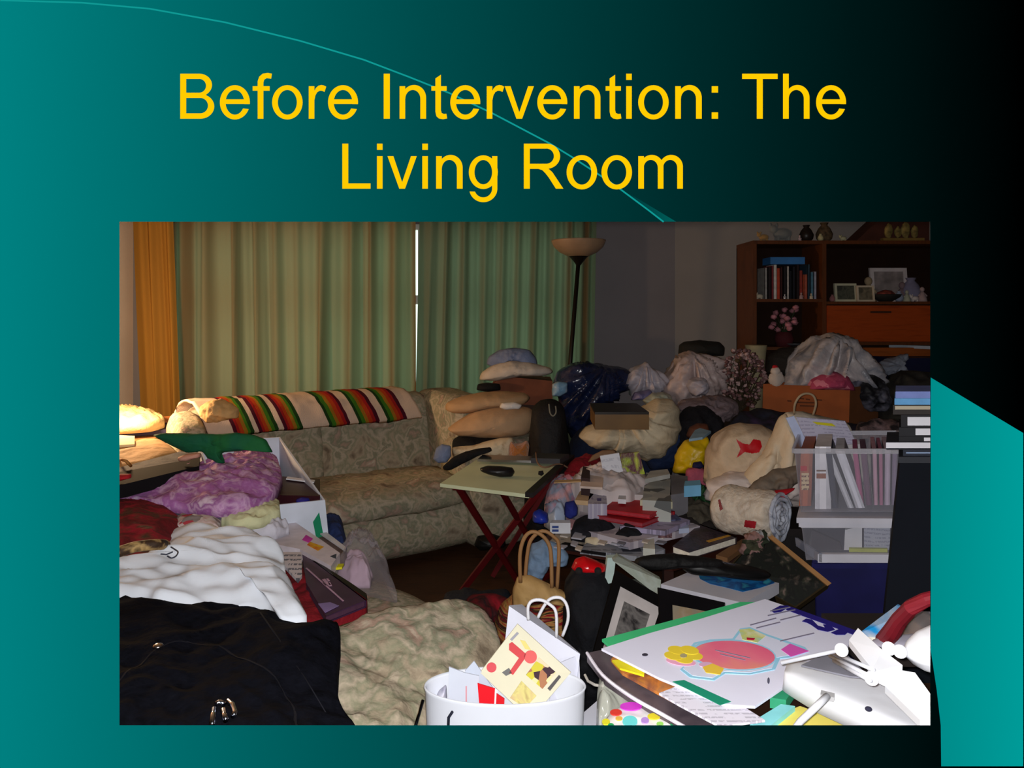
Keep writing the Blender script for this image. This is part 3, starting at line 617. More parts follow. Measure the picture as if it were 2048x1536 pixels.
# on top of the bookcase
zt_ = zpx(481)
figurine('stuffed_toy', 'tan stuffed toy at the left end of the bookcase top', 'toy', (px(1535, BF), BF+.07, zt_), .032, M((150, 116, 66), sheen=.3), 'animal')
figurine('stuffed_toy', 'grey elephant-like toy on the bookcase top', 'toy', (px(1574, BF), BF+.08, zt_), .06, M((110, 112, 110), sheen=.3), 'animal')
figurine('figurine', 'tiny white and pink figurine on the bookcase top beside the dark vase', 'figurine', (px(1603, BF), BF+.03, zt_), .014, M((190, 165, 165)), 'doll')
figurine('vase', 'dark pear-shaped vase on the bookcase top', 'vase', (px(1625, BF), BF+.1, zt_), .048, M((34, 26, 22), .4))
figurine('figurine', 'small cream ornament right of the dark vase on the bookcase top', 'ornament', (px(1645, BF), BF+.03, zt_), .02, M((170, 160, 120)), 'vase')
figurine('basket', 'brown woven basket-like pot on the bookcase top', 'basket', (px(1664, BF), BF+.12, zt_), .056, M((84, 66, 44), var=.4, scale=50, bump=.5))
figurine('figurine', 'small cream bird ornament right of the brown basket', 'ornament', (px(1692, BF), BF+.04, zt_), .02, M((170, 165, 130)), 'animal')
hs = thing('model_barn', 'dark wooden model house with a sloping roof on the bookcase top', 'ornament', (px(1790, BF), BF+.16, zt_))
G().prism([(px(1713, BF+.05), BF+.06, zt_), (px(1860, BF+.05), BF+.06, zt_), (px(1860, BF+.05), BF+.06, zt_+.3), (px(1795, BF+.05), BF+.06, zt_+.26)], (0, .2, 0)).out('body', M((66, 32, 22)), hs)
nat = thing('nativity_group', 'gold and straw coloured figure group in front of the dark model house', 'ornament', (px(1815, BF), BF+.04, zt_))
G().prism([(px(1768, BF), BF+.005, zt_), (px(1850, BF), BF+.005, zt_), (px(1850, BF), BF+.05, zt_), (px(1768, BF), BF+.05, zt_)], (0, 0, .018)).out('stand', M((110, 88, 40)), nat)
for i, (x, h) in enumerate([(1782, .05), (1800, .04), (1816, .055), (1834, .045)]):
    G().ell((px(x, BF), BF+.03, zt_+.018+h), (h*.55, .02, h), wob=.3, seed=i).out('figure', M((120, 104, 56), var=.4, scale=30), nat, True)
# ---------------------------------------------------------------- heap on the chaise, left of the picture
def fl(c, **k): return M(c, bump=k.pop('bump', .25), **k)
CR = M((214, 206, 170), bump=.3)
# side table under the lit papers
st = thing('side_table', 'small table at the left wall, buried under lamp-lit papers', 'table', (-2.42, 3.9, 0))
G().box((-2.42, 3.88, .70), (.74, .5, .03)).out('tabletop', M((120, 84, 50), .5), st)
for sx in (-1, 1):
    for sy in (-1, 1): G().box((-2.42+sx*.33, 3.88+sy*.21, .3425), (.04, .04, .685)).out('leg', M((110, 76, 46), .5), st)
slab('magazine', 'dark navy magazine with a pale spine at the left edge, below the lit paper pile', 'magazine', [(150, 868), (368, 858), (378, 846), (200, 842)], .745, .028, M((44, 40, 66), .5))
slab('magazine', 'grey magazine lying under the navy one on the side table', 'magazine', [(150, 876), (382, 866), (386, 852), (200, 846)], .715, .014, MText((170, 150, 130), (70, 60, 60)))
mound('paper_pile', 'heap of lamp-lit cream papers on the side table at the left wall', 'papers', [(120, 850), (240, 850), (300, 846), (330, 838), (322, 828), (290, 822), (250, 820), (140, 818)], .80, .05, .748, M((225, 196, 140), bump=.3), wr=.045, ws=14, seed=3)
slab('envelope', 'orange-tan envelope behind the green cloth, by the drape', 'envelope', [(320, 842), (380, 840), (375, 830), (318, 833)], .76, .012, M((206, 130, 70)))
mound('paper_ball', 'crumpled white paper at the back of the left heap, right of the magazines', 'paper', [(328, 868), (335, 858), (352, 857), (358, 866), (348, 870)], .72, .05, .66, M((240, 225, 190)), wr=.01, n=40, rings=8)
b = thing('storage_box', 'cream cardboard box in the lamp light at the far left edge', 'box', (-1.85, 3.3, .46))
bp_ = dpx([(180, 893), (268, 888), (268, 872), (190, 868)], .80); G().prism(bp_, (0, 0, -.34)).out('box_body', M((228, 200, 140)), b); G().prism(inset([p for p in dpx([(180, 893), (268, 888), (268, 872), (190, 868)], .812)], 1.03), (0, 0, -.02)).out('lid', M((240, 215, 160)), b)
b = thing('paper_bag', 'tan kraft paper bag lying flat at the left edge, lit by the lamp', 'bag', (-1.9, 3.0, .46))
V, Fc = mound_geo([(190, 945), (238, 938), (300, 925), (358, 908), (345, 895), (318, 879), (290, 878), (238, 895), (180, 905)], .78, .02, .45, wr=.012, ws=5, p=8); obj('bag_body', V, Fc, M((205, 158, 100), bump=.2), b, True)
G().tube([PZ(238, 918, .80), PZ(252, 922, .83), PZ(262, 932, .80)], .006).out('handle', M((180, 120, 60)), b, True)
slab('magazine', 'grey glossy magazine between the tan bag and the black binder', 'magazine', [(200, 966), (395, 920), (402, 905), (360, 903), (200, 945)], .79, .02, MBlotch([(76, 78, 88), (120, 118, 120), (50, 52, 64)], 9, .85, spec=.1))
slab('binder', 'long black binder lying behind the purple flowered cloth', 'binder', [(180, 985), (398, 932), (400, 915), (180, 955)], .80, .05, M((22, 20, 22), .9, spec=.1))
blob('cap', 'small red cap-like scrap at the left edge beside the black binder', 'scrap', [(232, 955), (238, 948), (262, 948), (263, 956), (240, 962)], 2.64, .03, M((170, 24, 34)), wr=.004, n=40, rings=8)
blob('folded_paper', 'pink and white folded paper between binder and green cloth', 'paper', [(355, 915), (375, 907), (402, 905), (402, 914), (375, 922), (358, 922)], 2.95, .03, M((206, 150, 130)), wr=.006, n=40, rings=8)
# open white carton
ct = thing('carton', 'open white carton full of papers on the chaise, its front rim low', 'box', (-1.1, 3.1, .43))
r4 = [Vector(PZ(440, 1022, .68)), Vector(PZ(650, 1000, .68)), Vector(PZ(560, 874, .82)), Vector(PZ(395, 884, .82))]
b4 = [Vector((p[0]*.98-.0, p[1]+(.03 if i < 2 else -.03), .435)) for i, p in enumerate(r4)]
wm_ = M((206, 212, 226), .7, .05)
for i in range(4):
    j = (i+1) % 4; c = sum(r4, Vector())/4; dr = (c-(r4[i]+r4[j])/2); dr[2] = 0; dr = dr.normalized()*.008
    G().prism([r4[i], r4[j], b4[j], b4[i]], dr).out('side_wall', wm_, ct)
G().prism(b4, (0, 0, .006)).out('bottom', wm_, ct)
f_ = lambda u, v: r4[0].lerp(r4[1], u).lerp(b4[0].lerp(b4[1], u), v)
decal([f_(.86, .35), f_(.93, .2), f_(.95, .6), f_(.88, .7)], M((20, 130, 90)), 'printed_mark', ct, (0, -.003, .001))
slab('box', 'dark maroon box inside the white carton', 'box', [(548, 990), (640, 992), (640, 958), (556, 952)], .69, .06, M((50, 14, 22), .4))
slab('paper_sheet', 'thin white strip of paper on the maroon box', 'paper', [(572, 957), (628, 964), (630, 960), (575, 953)], .70, .005, M((225, 225, 230)))
blob('marker_cap', 'small royal blue lid at the rim of the white carton', 'lid', [(593, 1008), (592, 998), (603, 994), (618, 996), (621, 1004), (612, 1010)], 2.86, .03, M((36, 36, 130), .4), wr=.0, n=36, rings=8)
mound('tissue_paper', 'crumpled pale yellow tissue papers on the front rim of the carton', 'paper', [(440, 1035), (470, 1040), (520, 1035), (560, 1020), (558, 1000), (520, 996), (480, 1004), (445, 1010)], .685, .02, .645, M((206, 206, 164), bump=.2), wr=.018, ws=16, seed=11)
mound('tissue_paper', 'crumpled white tissue between the carton and the white shirt', 'paper', [(505, 1062), (550, 1060), (578, 1050), (570, 1040), (530, 1036), (495, 1048)], .635, .02, .60, M((196, 194, 206), bump=.2), wr=.03, ws=12, seed=14)
blob('ribbon', 'dark green ribbon scrap below the yellow tissue', 'ribbon', [(462, 1040), (468, 1030), (500, 1030), (506, 1040), (485, 1048), (470, 1052)], 2.66, .03, M((8, 100, 64)), wr=.006, n=40, rings=8)
slab('photo_frame_glass', 'flat grey glossy folder under the purple cloth', 'folder', [(310, 1040), (442, 1042), (448, 1012), (330, 1002)], .685, .03, M((120, 124, 136), .3))
mound('purple_cloth', 'purple and white flowered cloth in a heap, partly under the green cloth', 'cloth', [(200, 990), (240, 974), (300, 961), (360, 946), (402, 930), (452, 925), (480, 906), (522, 893), (546, 900), (558, 925), (564, 950), (556, 972), (540, 986), (500, 1000), (440, 1011), (380, 1004), (320, 1000), (250, 992)], .735, .055, .69, MBlotch([(206, 180, 206), (176, 118, 176), (160, 96, 160), (200, 160, 196), (150, 90, 150), (214, 190, 210)], 11, .9, bump=.3), wr=.035, ws=7, seed=5, n=120, rings=26)
blob('green_cloth', 'dark green leaf-shaped cloth lying over the purple cloth', 'cloth', [(305, 870), (325, 866), (360, 866), (400, 867), (432, 869), (470, 865), (505, 869), (533, 879), (540, 890), (549, 907), (530, 897), (500, 899), (470, 903), (446, 904), (440, 914), (452, 926), (440, 928), (420, 918), (404, 903), (375, 906), (345, 893), (320, 880)], 3.02, .035, MBlotch([(8, 74, 56), (16, 92, 62), (24, 100, 50), (6, 60, 52)], 5, .8), wr=.02, n=110, rings=12)
# maroon bag with braided strap
mb = thing('tapestry_bag', 'maroon tapestry bag with a gold braided band at the left edge', 'bag', (-1.3, 2.4, .43))
V, Fc = mound_geo([(150, 990), (238, 985), (290, 999), (335, 1014), (372, 1044), (350, 1065), (330, 1095), (315, 1118), (280, 1134), (238, 1142), (150, 1150)], .68, .05, .43, wr=.02, ws=6, seed=8, p=5); obj('bag_body', V, Fc, MBlotch([(120, 14, 30), (92, 20, 24), (150, 20, 40), (76, 52, 34), (110, 16, 30)], 9, .9, bump=.4), mb, True)
g = G(); g.tube([PZ(215, 1108, .735), PZ(240, 1103, .74), PZ(265, 1095, .745), PZ(290, 1091, .745), PZ(318, 1089, .74), PZ(330, 1090, .71)], .016, 10); g.out('strap', MBlotch([(40, 28, 18), (60, 40, 24), (176, 144, 92), (50, 34, 22)], 22, .7), mb, True)
mound('gift_wrap', 'scrap of white patterned gift wrap between the maroon bag and the carton', 'paper', [(352, 1050), (380, 1053), (438, 1056), (442, 1040), (400, 1034), (350, 1032)], .69, .02, .62, MBlotch([(200, 180, 178), (140, 130, 130), (170, 60, 70), (206, 200, 200)], 30, kind='vor'), wr=.012, seed=4)
# right side of the heap
mound('blue_cloth', 'dark blue cloth tucked between the carton and the sofa front', 'cloth', [(636, 1040), (660, 1035), (685, 1045), (694, 1085), (690, 1098), (660, 1090), (640, 1070)], .47, .06, .43, M((34, 50, 96), bump=.4), wr=.02, seed=9)
slab('magazine', 'brown magazine with a white edge beside the white carton', 'magazine', [(636, 1092), (688, 1112), (694, 1100), (640, 1062)], .53, .04, MBlotch([(90, 72, 66), (120, 100, 94), (70, 56, 50)], 12, .4))
slab('paper_sheet', 'white-edged sheet on the brown magazine', 'paper', [(640, 1066), (690, 1100), (692, 1094), (645, 1058)], .545, .006, M((206, 204, 206)))
mg = slab('packaging', 'white printed plastic package with pink and yellow pictures, right of the white shirt', 'package', [(500, 1085), (560, 1090), (600, 1098), (662, 1132), (680, 1106), (640, 1078), (590, 1044), (545, 1046), (505, 1060)], .60, .04, M((206, 196, 204), .35, .15, 14))
decal(dpx([(604, 1080), (612, 1070), (626, 1078), (618, 1086)], .6), M((200, 60, 170)), 'printed_mark', mg); decal(dpx([(614, 1090), (620, 1084), (648, 1094), (636, 1102)], .6), MBlotch([(220, 190, 30), (200, 90, 30)], 30), 'printed_mark', mg); decal(dpx([(660, 1113), (673, 1108), (672, 1118)], .6), M((60, 66, 76)), 'printed_mark', mg)
slab('paper_sheet', 'small white label sheet beside the right sleeve of the white shirt', 'paper', [(570, 1132), (596, 1160), (604, 1150), (603, 1104), (566, 1104)], .625, .01, MText((200, 190, 192), (110, 110, 120), 6))
slab('sticky_note', 'small yellow note at the tip of the printed package', 'note', [(664, 1136), (684, 1134), (688, 1127), (668, 1128)], .57, .008, M((206, 196, 30)))
# clear bag
cb = mound('clear_plastic_bag', 'clear crinkled plastic bag against the sofa front beside the purple folder', 'bag', [(664, 1165), (660, 1130), (680, 1105), (705, 1088), (730, 1090), (752, 1108), (770, 1140), (792, 1180), (795, 1192), (760, 1184), (720, 1172)], .455, .12, .43, MClear((214, 206, 214), .07), wr=.05, ws=12, seed=21, n=90, rings=16)
mound('tissue_paper', 'pinkish tissue inside the clear plastic bag', 'paper', [(672, 1150), (690, 1120), (730, 1120), (745, 1145), (740, 1165), (700, 1165)], .45, .07, .43, M((176, 150, 168)), wr=.03, ws=12, seed=22)
# purple folder
mound('red_cloth', 'dark red cloth showing below the purple folder', 'cloth', [(570, 1140), (590, 1128), (620, 1140), (660, 1185), (735, 1190), (733, 1203), (690, 1222), (655, 1240), (640, 1262), (570, 1262)], .54, .03, .43, M((124, 14, 26), bump=.4), wr=.03, ws=6, seed=31)
pf = book('folder', 'dark purple folder with a small pale emblem, beside the white shirt', 'folder', [(612, 1165), (652, 1232), (733, 1200), (604, 1104)], .585, .022, MBlotch([(44, 26, 44), (64, 40, 66), (50, 32, 56)], 6, .35, bump=0), pages=(70, 40, 60))
zf = .586
decal(dpx([(600, 1100), (606, 1106), (735, 1200), (733, 1188), (700, 1165), (660, 1140)], zf), M((12, 10, 14), .4), 'folder_edge', pf)
for q in ([(611, 1137), (614, 1136), (688, 1202), (685, 1203)], [(644, 1160), (650, 1158), (664, 1172), (658, 1173)], [(652, 1158), (656, 1157), (660, 1162), (656, 1163)], [(656, 1166), (660, 1164), (663, 1170), (659, 1171)], [(645, 1166), (648, 1165), (654, 1171), (651, 1172)]): decal(dpx(q, zf), M((176, 140, 160)), 'emblem', pf)
decal(dpx([(636, 1208), (660, 1205), (678, 1212), (650, 1226)], zf), M((130, 110, 160), .3), 'emblem', pf)
# white shirt
ws_ = thing('white_shirt', 'crumpled white t-shirt draped across the left heap above the black jacket', 'shirt', (-1.0, 2.2, .43))
V, Fc = mound_geo([(120, 1150), (238, 1143), (280, 1132), (312, 1112), (325, 1084), (345, 1062), (385, 1049), (422, 1051), (460, 1065), (500, 1066), (540, 1084), (567, 1107), (572, 1145), (588, 1178), (605, 1212), (616, 1234), (590, 1238), (560, 1242), (546, 1216), (500, 1206), (440, 1209), (370, 1213), (303, 1214), (298, 1202), (238, 1199), (120, 1199)], .66, .05, .56, wr=.045, ws=4.2, st=(.7, 1.25), seed=12, n=170, rings=40, p=5, center=(420, 1130)); obj('shirt_body', V, Fc, M((222, 228, 238), .9, .02, bump=.12, bscale=14), ws_, True)
g = G(); 
for pl in ([(322, 1108), (333, 1109), (345, 1104)], [(335, 1112), (343, 1116), (352, 1112), (356, 1104), (350, 1099), (342, 1094)]): g.tube([PZ(x, y, .722) for x, y in pl], .0022, 6)
g.out('printed_scribble', M((60, 64, 80)), ws_)
# black jacket
bj = thing('black_jacket', 'black denim jacket spread over the near end of the chaise', 'jacket', (-.8, 1.6, .04))
V, Fc = mound_geo([(60, 1230), (238, 1197), (300, 1201), (370, 1212), (440, 1207), (500, 1206), (545, 1218), (562, 1243), (615, 1247), (674, 1238), (682, 1272), (673, 1340), (677, 1400), (715, 1455), (750, 1560), (700, 1620), (300, 1630), (20, 1600), (0, 1350)], .655, .035, .40, wr=.028, ws=4.5, seed=17, n=170, rings=44, p=6, center=(430, 1400)); obj('jacket_body', V, Fc, MBlotch([(10, 11, 16), (16, 17, 24), (12, 13, 19)], 30, .95, bump=.3, spec=.03), bj, True)
def surf_tube(name, pts, z, r, mat, par): 
    o = G().tube([PZ(x, y, z) for x, y in pts], r, 8).out(name, mat, par, True)
    m = o.modifiers.new('wrap', 'SHRINKWRAP'); m.target = [c for c in par.children if c.name.startswith('jacket_body')][0]; m.wrap_method = 'NEAREST_SURFACEPOINT'; m.wrap_mode = 'ABOVE_SURFACE'; m.offset = .001
    return o
jm = M((24, 24, 30), .9, spec=.1)
surf_tube('seam', [(238, 1368), (270, 1335), (310, 1305), (350, 1283), (400, 1278), (450, 1290), (500, 1320), (550, 1352), (580, 1385), (592, 1420), (594, 1460)], .69, .002, jm, bj)
surf_tube('seam', [(520, 1225), (560, 1290), (610, 1345), (660, 1400)], .69, .002, jm, bj)
G().ell(PZ(316, 1292, .715), (.011, .011, .005)).out('button', M((170, 160, 160), .25, 0, metal=1), bj, True)
for q in ([(432, 1408), (440, 1404), (448, 1408)], [(424, 1450), (426, 1430), (428, 1418)], [(446, 1420), (449, 1432), (452, 1440)], [(456, 1402), (466, 1410), (470, 1425), (467, 1432)]): G().tube([PZ(x, y, .715) for x, y in q], .005, 8).out('buckle', M((200, 205, 225), .15, 0, metal=1), bj, True)
mound('paper_scrap', 'rounded cream scrap at the bottom edge between the jacket and the waste basket', 'paper', [(745, 1452), (762, 1436), (790, 1430), (810, 1436), (825, 1455), (800, 1480), (755, 1480)], .50, .03, .40, M((206, 196, 180)), wr=.008, n=40, rings=8)
# ---------------------------------------------------------------- pillows and bags right of the sofa
blob('black_cloth', 'folded black garment under the lower tan pillow', 'clothing', [(903, 905), (905, 880), (920, 870), (1000, 870), (1015, 884), (1000, 905)], 4.25, .12, M((14, 12, 14), bump=.3), wr=.01)
blob('cushion', 'cream cushion with brown speckles below the pillows', 'cushion', [(905, 914), (902, 895), (925, 892), (960, 886), (1000, 876), (1026, 874), (1032, 890), (1028, 914), (980, 918), (930, 918)], 4.15, .08, MBlotch([(206, 186, 150), (220, 200, 168), (210, 190, 156), (160, 120, 80)], 16), wr=.012, seed=2)
o = blob('stuffed_toy', 'orange-brown fuzzy toy below the pillows', 'toy', [(1016, 916), (1018, 893), (1022, 882), (1030, 887), (1045, 886), (1053, 880), (1061, 890), (1060, 916), (1038, 918)], 4.1, .07, M((176, 106, 44), bump=.6, bscale=90, sheen=.5), wr=.012)
blob('pillow', 'tan pillow, upper of the two stacked beside the sofa', 'pillow', [(890, 820), (892, 806), (920, 793), (960, 785), (1010, 782), (1050, 786), (1062, 795), (1050, 808), (1010, 812), (970, 818), (930, 826), (905, 826)], 4.42, .18, M((176, 142, 106), .95, .06, 8, bump=.15), wr=.012, ws=5, seed=7)
blob('pillow', 'tan pillow, lower of the two stacked beside the sofa', 'pillow', [(893, 858), (920, 838), (950, 820), (990, 811), (1030, 810), (1062, 816), (1070, 830), (1068, 852), (1055, 868), (1010, 875), (960, 874), (915, 870)], 4.32, .2, M((180, 146, 112), .95, .06, 8, bump=.15), wr=.012, ws=5, seed=8)
blob('napkin', 'small white cloth tip between the two tan pillows', 'cloth', [(998, 815), (1002, 806), (1030, 804), (1045, 810), (1040, 818), (1010, 820)], 4.13, .03, M((214, 206, 200)), wr=.005, n=40, rings=8)
bb = thing('duffel_bag', 'tall black bag with a thin looped cord, right of the pillows', 'bag', (.12, 4.2, 0))
V, Fc = inflate([(1052, 920), (1060, 860), (1064, 815), (1080, 800), (1110, 796), (1128, 812), (1135, 860), (1142, 920), (1146, 1040), (1140, 1112), (1050, 1112), (1046, 1040)], 4.1, .16, wr=.02, seed=9); obj('bag_body', V, Fc, M((16, 14, 16), .7, bump=.3), bb, True)
G().tube([P(1098, 808, 3.93), P(1100, 825, 3.92), P(1106, 832, 3.92), P(1112, 825, 3.92), P(1111, 812, 3.93)], .004).out('cord', M((120, 116, 104)), bb, True)
bt = thing('buried_table', 'wide dark table in front of the bookcase, buried under bags and boxes', 'table', (1.6, 4.4, 0))
G().box((2.08, 4.33, .705), (1.88, .52, .03)).out('tabletop', M((60, 40, 26), .5), bt)
for x in (1.2, 2.95):
    for y in (4.12, 4.54): G().box((x, y, .345), (.05, .05, .69)).out('leg', M((50, 34, 22)), bt)
# carton with pillow left of the blue bag
cx_ = thing('cardboard_box', 'red-brown cardboard box with a white pillow on it, behind the tan pillows', 'box', (.0, 4.9, 0))
G().prism([P(958, 805, 4.85), P(1105, 812, 4.85), P(1105, 762, 4.85), P(1000, 752, 4.85)], (0, .3, 0)).out('box_body', M((110, 62, 42), .8), cx_)
G().prism([P(965, 1032, 4.9), P(1100, 1032, 4.9), P(1100, 810, 4.9), P(965, 806, 4.9)], (0, .25, 0)).out('box_base', M((60, 40, 30), .8), cx_)
blob('black_shoe', 'black slipper-like item at the left of the red-brown box', 'shoe', [(953, 780), (955, 768), (975, 765), (1000, 768), (1002, 780), (975, 784)], 4.8, .05, M((14, 12, 14)), wr=.005, n=44, rings=8)
blob('pillow', 'white pillow on the red-brown cardboard box', 'pillow', [(958, 760), (962, 745), (985, 730), (1020, 720), (1060, 724), (1100, 735), (1108, 745), (1090, 752), (1040, 752), (990, 762)], 4.9, .12, M((196, 184, 172), bump=.2), wr=.012, seed=3)
blob('blanket', 'blue-grey folded blanket on top of the white pillow', 'blanket', [(972, 728), (978, 712), (998, 700), (1030, 695), (1060, 700), (1072, 715), (1076, 735), (1040, 722), (1010, 722), (985, 735)], 4.95, .09, M((116, 128, 160), bump=.3), wr=.02, seed=4)
blob('plastic_bag', 'small pale blue-white bag hanging beside the red-brown box', 'bag', [(1104, 792), (1104, 768), (1115, 762), (1136, 765), (1136, 785), (1120, 793)], 4.35, .05, MBlotch([(150, 170, 190), (110, 150, 180), (170, 170, 176)], 20, .3), wr=.012, n=44, rings=8)
blob('plastic_bag', 'big shiny dark blue plastic bag beside the floor lamp', 'bag', [(1108, 775), (1118, 745), (1140, 730), (1155, 722), (1175, 728), (1200, 727), (1240, 736), (1264, 750), (1256, 775), (1236, 797), (1208, 803), (1195, 830), (1190, 850), (1175, 872), (1150, 880), (1135, 860), (1124, 830), (1112, 805)], 4.5, .2, MBlotch([(12, 18, 40), (24, 34, 66), (16, 24, 50)], 6, .22, bump=.3, spec=.6), wr=.06, ws=8, seed=15, n=130, rings=26, tie=(1215, 728), tk=4)
# dark armchair and round cream cushion
ac = thing('armchair', 'dark blue low armchair under the round cream cushion', 'armchair', (.7, 4.2, 0))
V, Fc = inflate([(1130, 935), (1140, 880), (1165, 850), (1340, 840), (1368, 870), (1372, 900), (1340, 935), (1340, 1060), (1140, 1060)], 4.3, .3, wr=.02, seed=5); obj('seat', V, Fc, M((18, 28, 54), bump=.3), ac, True)
V, Fc = inflate([(1285, 915), (1320, 880), (1352, 840), (1368, 850), (1372, 890), (1345, 935), (1300, 940)], 4.0, .1, wr=.015, seed=6); obj('armrest', V, Fc, M((20, 36, 70), bump=.3), ac, True)
blob('round_cushion', 'large cream round cushion on the dark blue armchair', 'cushion', [(1158, 872), (1172, 856), (1200, 846), (1240, 838), (1290, 815), (1312, 800), (1340, 800), (1356, 820), (1358, 845), (1350, 875), (1322, 903), (1292, 923), (1275, 912), (1250, 903), (1205, 898), (1175, 886)], 4.0, .26, M((192, 178, 152), .95, .08, 5, bump=.25), wr=.035, ws=6, seed=25, n=130, rings=26, tie=(1240, 815), tk=4)
bx_ = thing('wooden_box', 'brown wooden box with a black lid standing on the round cream cushion', 'box', (.62, 3.75, .82))
q = [Vector(PZ(1190, 829, .93)), Vector(PZ(1298, 829, .93)), Vector(PZ(1284, 795, .93)), Vector(PZ(1206, 793, .93))]
q[2] = Vector((q[1][0]-.01, q[1][1]+.30, .935)); q[3] = Vector((q[0][0]+.01, q[0][1]+.30, .935))
G().prism(q, (0, 0, -.075)).out('box_body', M((104, 76, 40), .5, .2, 5), bx_)
G().prism([p+Vector((0, 0, .012)) for p in inset(q, 1.0)], (0, 0, -.012)).out('lid', M((34, 28, 22), .4), bx_)
decal([q[0].lerp(q[1], .45)+Vector((0, .13, .013)), q[0].lerp(q[1], .53)+Vector((0, .13, .013)), q[0].lerp(q[1], .53)+Vector((0, .16, .013)), q[0].lerp(q[1], .45)+Vector((0, .16, .013))], M((170, 160, 140)), 'emblem', bx_)
# pale bags behind
wb = lambda c: MBlotch([c, tuple(min(255, v+14) for v in c), tuple(int(v*.88) for v in c)], 6, .4, bump=.15)
blob('plastic_bag', 'white crumpled bag, leftmost of the pale bags right of the blue bag', 'bag', [(1253, 765), (1262, 742), (1280, 732), (1292, 722), (1302, 740), (1318, 745), (1335, 760), (1325, 778), (1300, 792), (1265, 788)], 4.45, .12, wb((158, 152, 162)), wr=.06, ws=9, seed=41, tie=(1290, 722), n=100, rings=18)
blob('plastic_bag', 'tallest whitish pink crumpled bag beside the dried flowers', 'bag', [(1325, 770), (1332, 742), (1350, 722), (1362, 706), (1380, 701), (1402, 712), (1440, 722), (1452, 750), (1445, 785), (1420, 810), (1375, 812), (1340, 800)], 4.42, .16, wb((164, 146, 144)), wr=.08, ws=8, seed=42, tie=(1380, 702), n=120, rings=22)
blob('plastic_bag', 'small greenish white crumpled bag touching the wooden box', 'bag', [(1285, 800), (1300, 788), (1325, 784), (1342, 790), (1345, 806), (1325, 815), (1298, 814)], 4.22, .08, wb((140, 144, 130)), wr=.03, ws=10, seed=43)
blob('plastic_bag', 'lavender grey bag low between the pale bags', 'bag', [(1262, 800), (1268, 784), (1300, 778), (1306, 790), (1298, 800)], 4.3, .06, M((96, 92, 130), .4), wr=.02, seed=44, n=44, rings=8)
blob('plastic_bag', 'round pale grey bag in front of the tallest crumpled bag', 'bag', [(1372, 772), (1376, 758), (1395, 752), (1412, 758), (1418, 775), (1408, 790), (1385, 792)], 4.24, .1, wb((150, 144, 154)), wr=.03, seed=45)
blob('cloth_heap', 'dusky pink-grey cloth heap below the pale bags', 'cloth', [(1350, 815), (1365, 800), (1400, 795), (1440, 790), (1470, 800), (1478, 825), (1455, 840), (1430, 848), (1410, 838), (1380, 835)], 4.12, .14, M((116, 100, 104), bump=.4), wr=.05, seed=46)
blob('black_hat', 'dark hat-like box on top behind the pale bags', 'hat', [(1356, 712), (1358, 690), (1368, 683), (1400, 680), (1440, 684), (1450, 695), (1448, 712), (1400, 712)], 4.6, .1, M((30, 28, 24)), wr=.008)
# dried flowers
df = thing('dried_flowers', 'bunch of dusky pink dried flowers between the pale bags and the cardboard box', 'flowers', (1.5, 4.25, .70))
gs = G(); gf = G(); R_.seed(11); root = Vector(P(1475, 830, 4.3))
OUT = [(1440, 740), (1455, 715), (1470, 695), (1500, 700), (1525, 720), (1532, 760), (1520, 790), (1505, 815), (1470, 815), (1445, 790)]
def inside(x, y, poly):
    c = False
    for i in range(len(poly)):
        x0, y0 = poly[i]; x1, y1 = poly[i-1]
        if (y0 > y) != (y1 > y) and x < (x1-x0)*(y-y0)/(y1-y0)+x0: c = not c
    return c
k = 0
while k < 250:
    x, y = R_.uniform(1438, 1534), R_.uniform(692, 818)
    if not inside(x, y, OUT): continue
    p = Vector(P(x, y, 4.3+R_.uniform(-.12, .1))); r = R_.uniform(.009, .017)
    gf.ell(p, (r, r, r*.8), 7, 5, .6, k)
    if k % 5 == 0: gs.tube([root, (root+p)/2+Vector((R_.uniform(-.02, .02), 0, .02)), p], .003, 5)
    k += 1
gs.out('stem', M((50, 40, 26)), df); gf.out('blossom', MBlotch([(150, 118, 118), (92, 60, 60), (180, 150, 146), (64, 52, 34), (110, 80, 80)], 18, kind='vor'), df, True)
pt_ = thing('plant_pot', 'small cream pot behind the dried flowers', 'pot', (px(1512, 4.6), 4.6, .72)); G().lathe((px(1512, 4.6), 4.6, .72), [(.04, 0), (.05, .3), (.065, .46), (.07, .5), (.06, .5)], 20).out('pot_body', M((150, 140, 110)), pt_, True)
# between the cushion and the beige bags
blob('black_cloth', 'black clothes heap behind the yellow bag', 'clothing', [(1340, 880), (1350, 840), (1375, 812), (1405, 808), (1440, 830), (1450, 870), (1440, 930), (1380, 960), (1340, 940)], 4.0, .16, M((16, 14, 20), bump=.4), wr=.05, seed=51)
blob('leather_glove', 'small reddish brown leather item above the yellow bag', 'glove', [(1372, 872), (1378, 855), (1395, 846), (1415, 848), (1418, 862), (1400, 876), (1382, 880)], 3.78, .05, M((96, 56, 40), .5), wr=.01, n=44, rings=8)
slab('greeting_card', 'light blue card resting above the yellow bag', 'card', [(1378, 878), (1405, 874), (1422, 862), (1400, 856), (1390, 860)], .83, .012, M((150, 186, 210), .5))
blob('yellow_bag', 'bright yellow plastic bag between the cream cushion and the beige bags', 'bag', [(1345, 945), (1350, 915), (1358, 895), (1368, 882), (1390, 876), (1415, 872), (1420, 890), (1408, 910), (1405, 940), (1380, 948)], 3.7, .1, M((206, 170, 16), .4, .15, 12), wr=.025, seed=52)
blob('sock', 'small dusty pink sock under the yellow bag', 'sock', [(1368, 980), (1372, 938), (1395, 932), (1412, 938), (1412, 1010), (1368, 1010), (1366, 990)], 3.6, .05, M((176, 84, 104), bump=.4), wr=.012, n=44, rings=8)
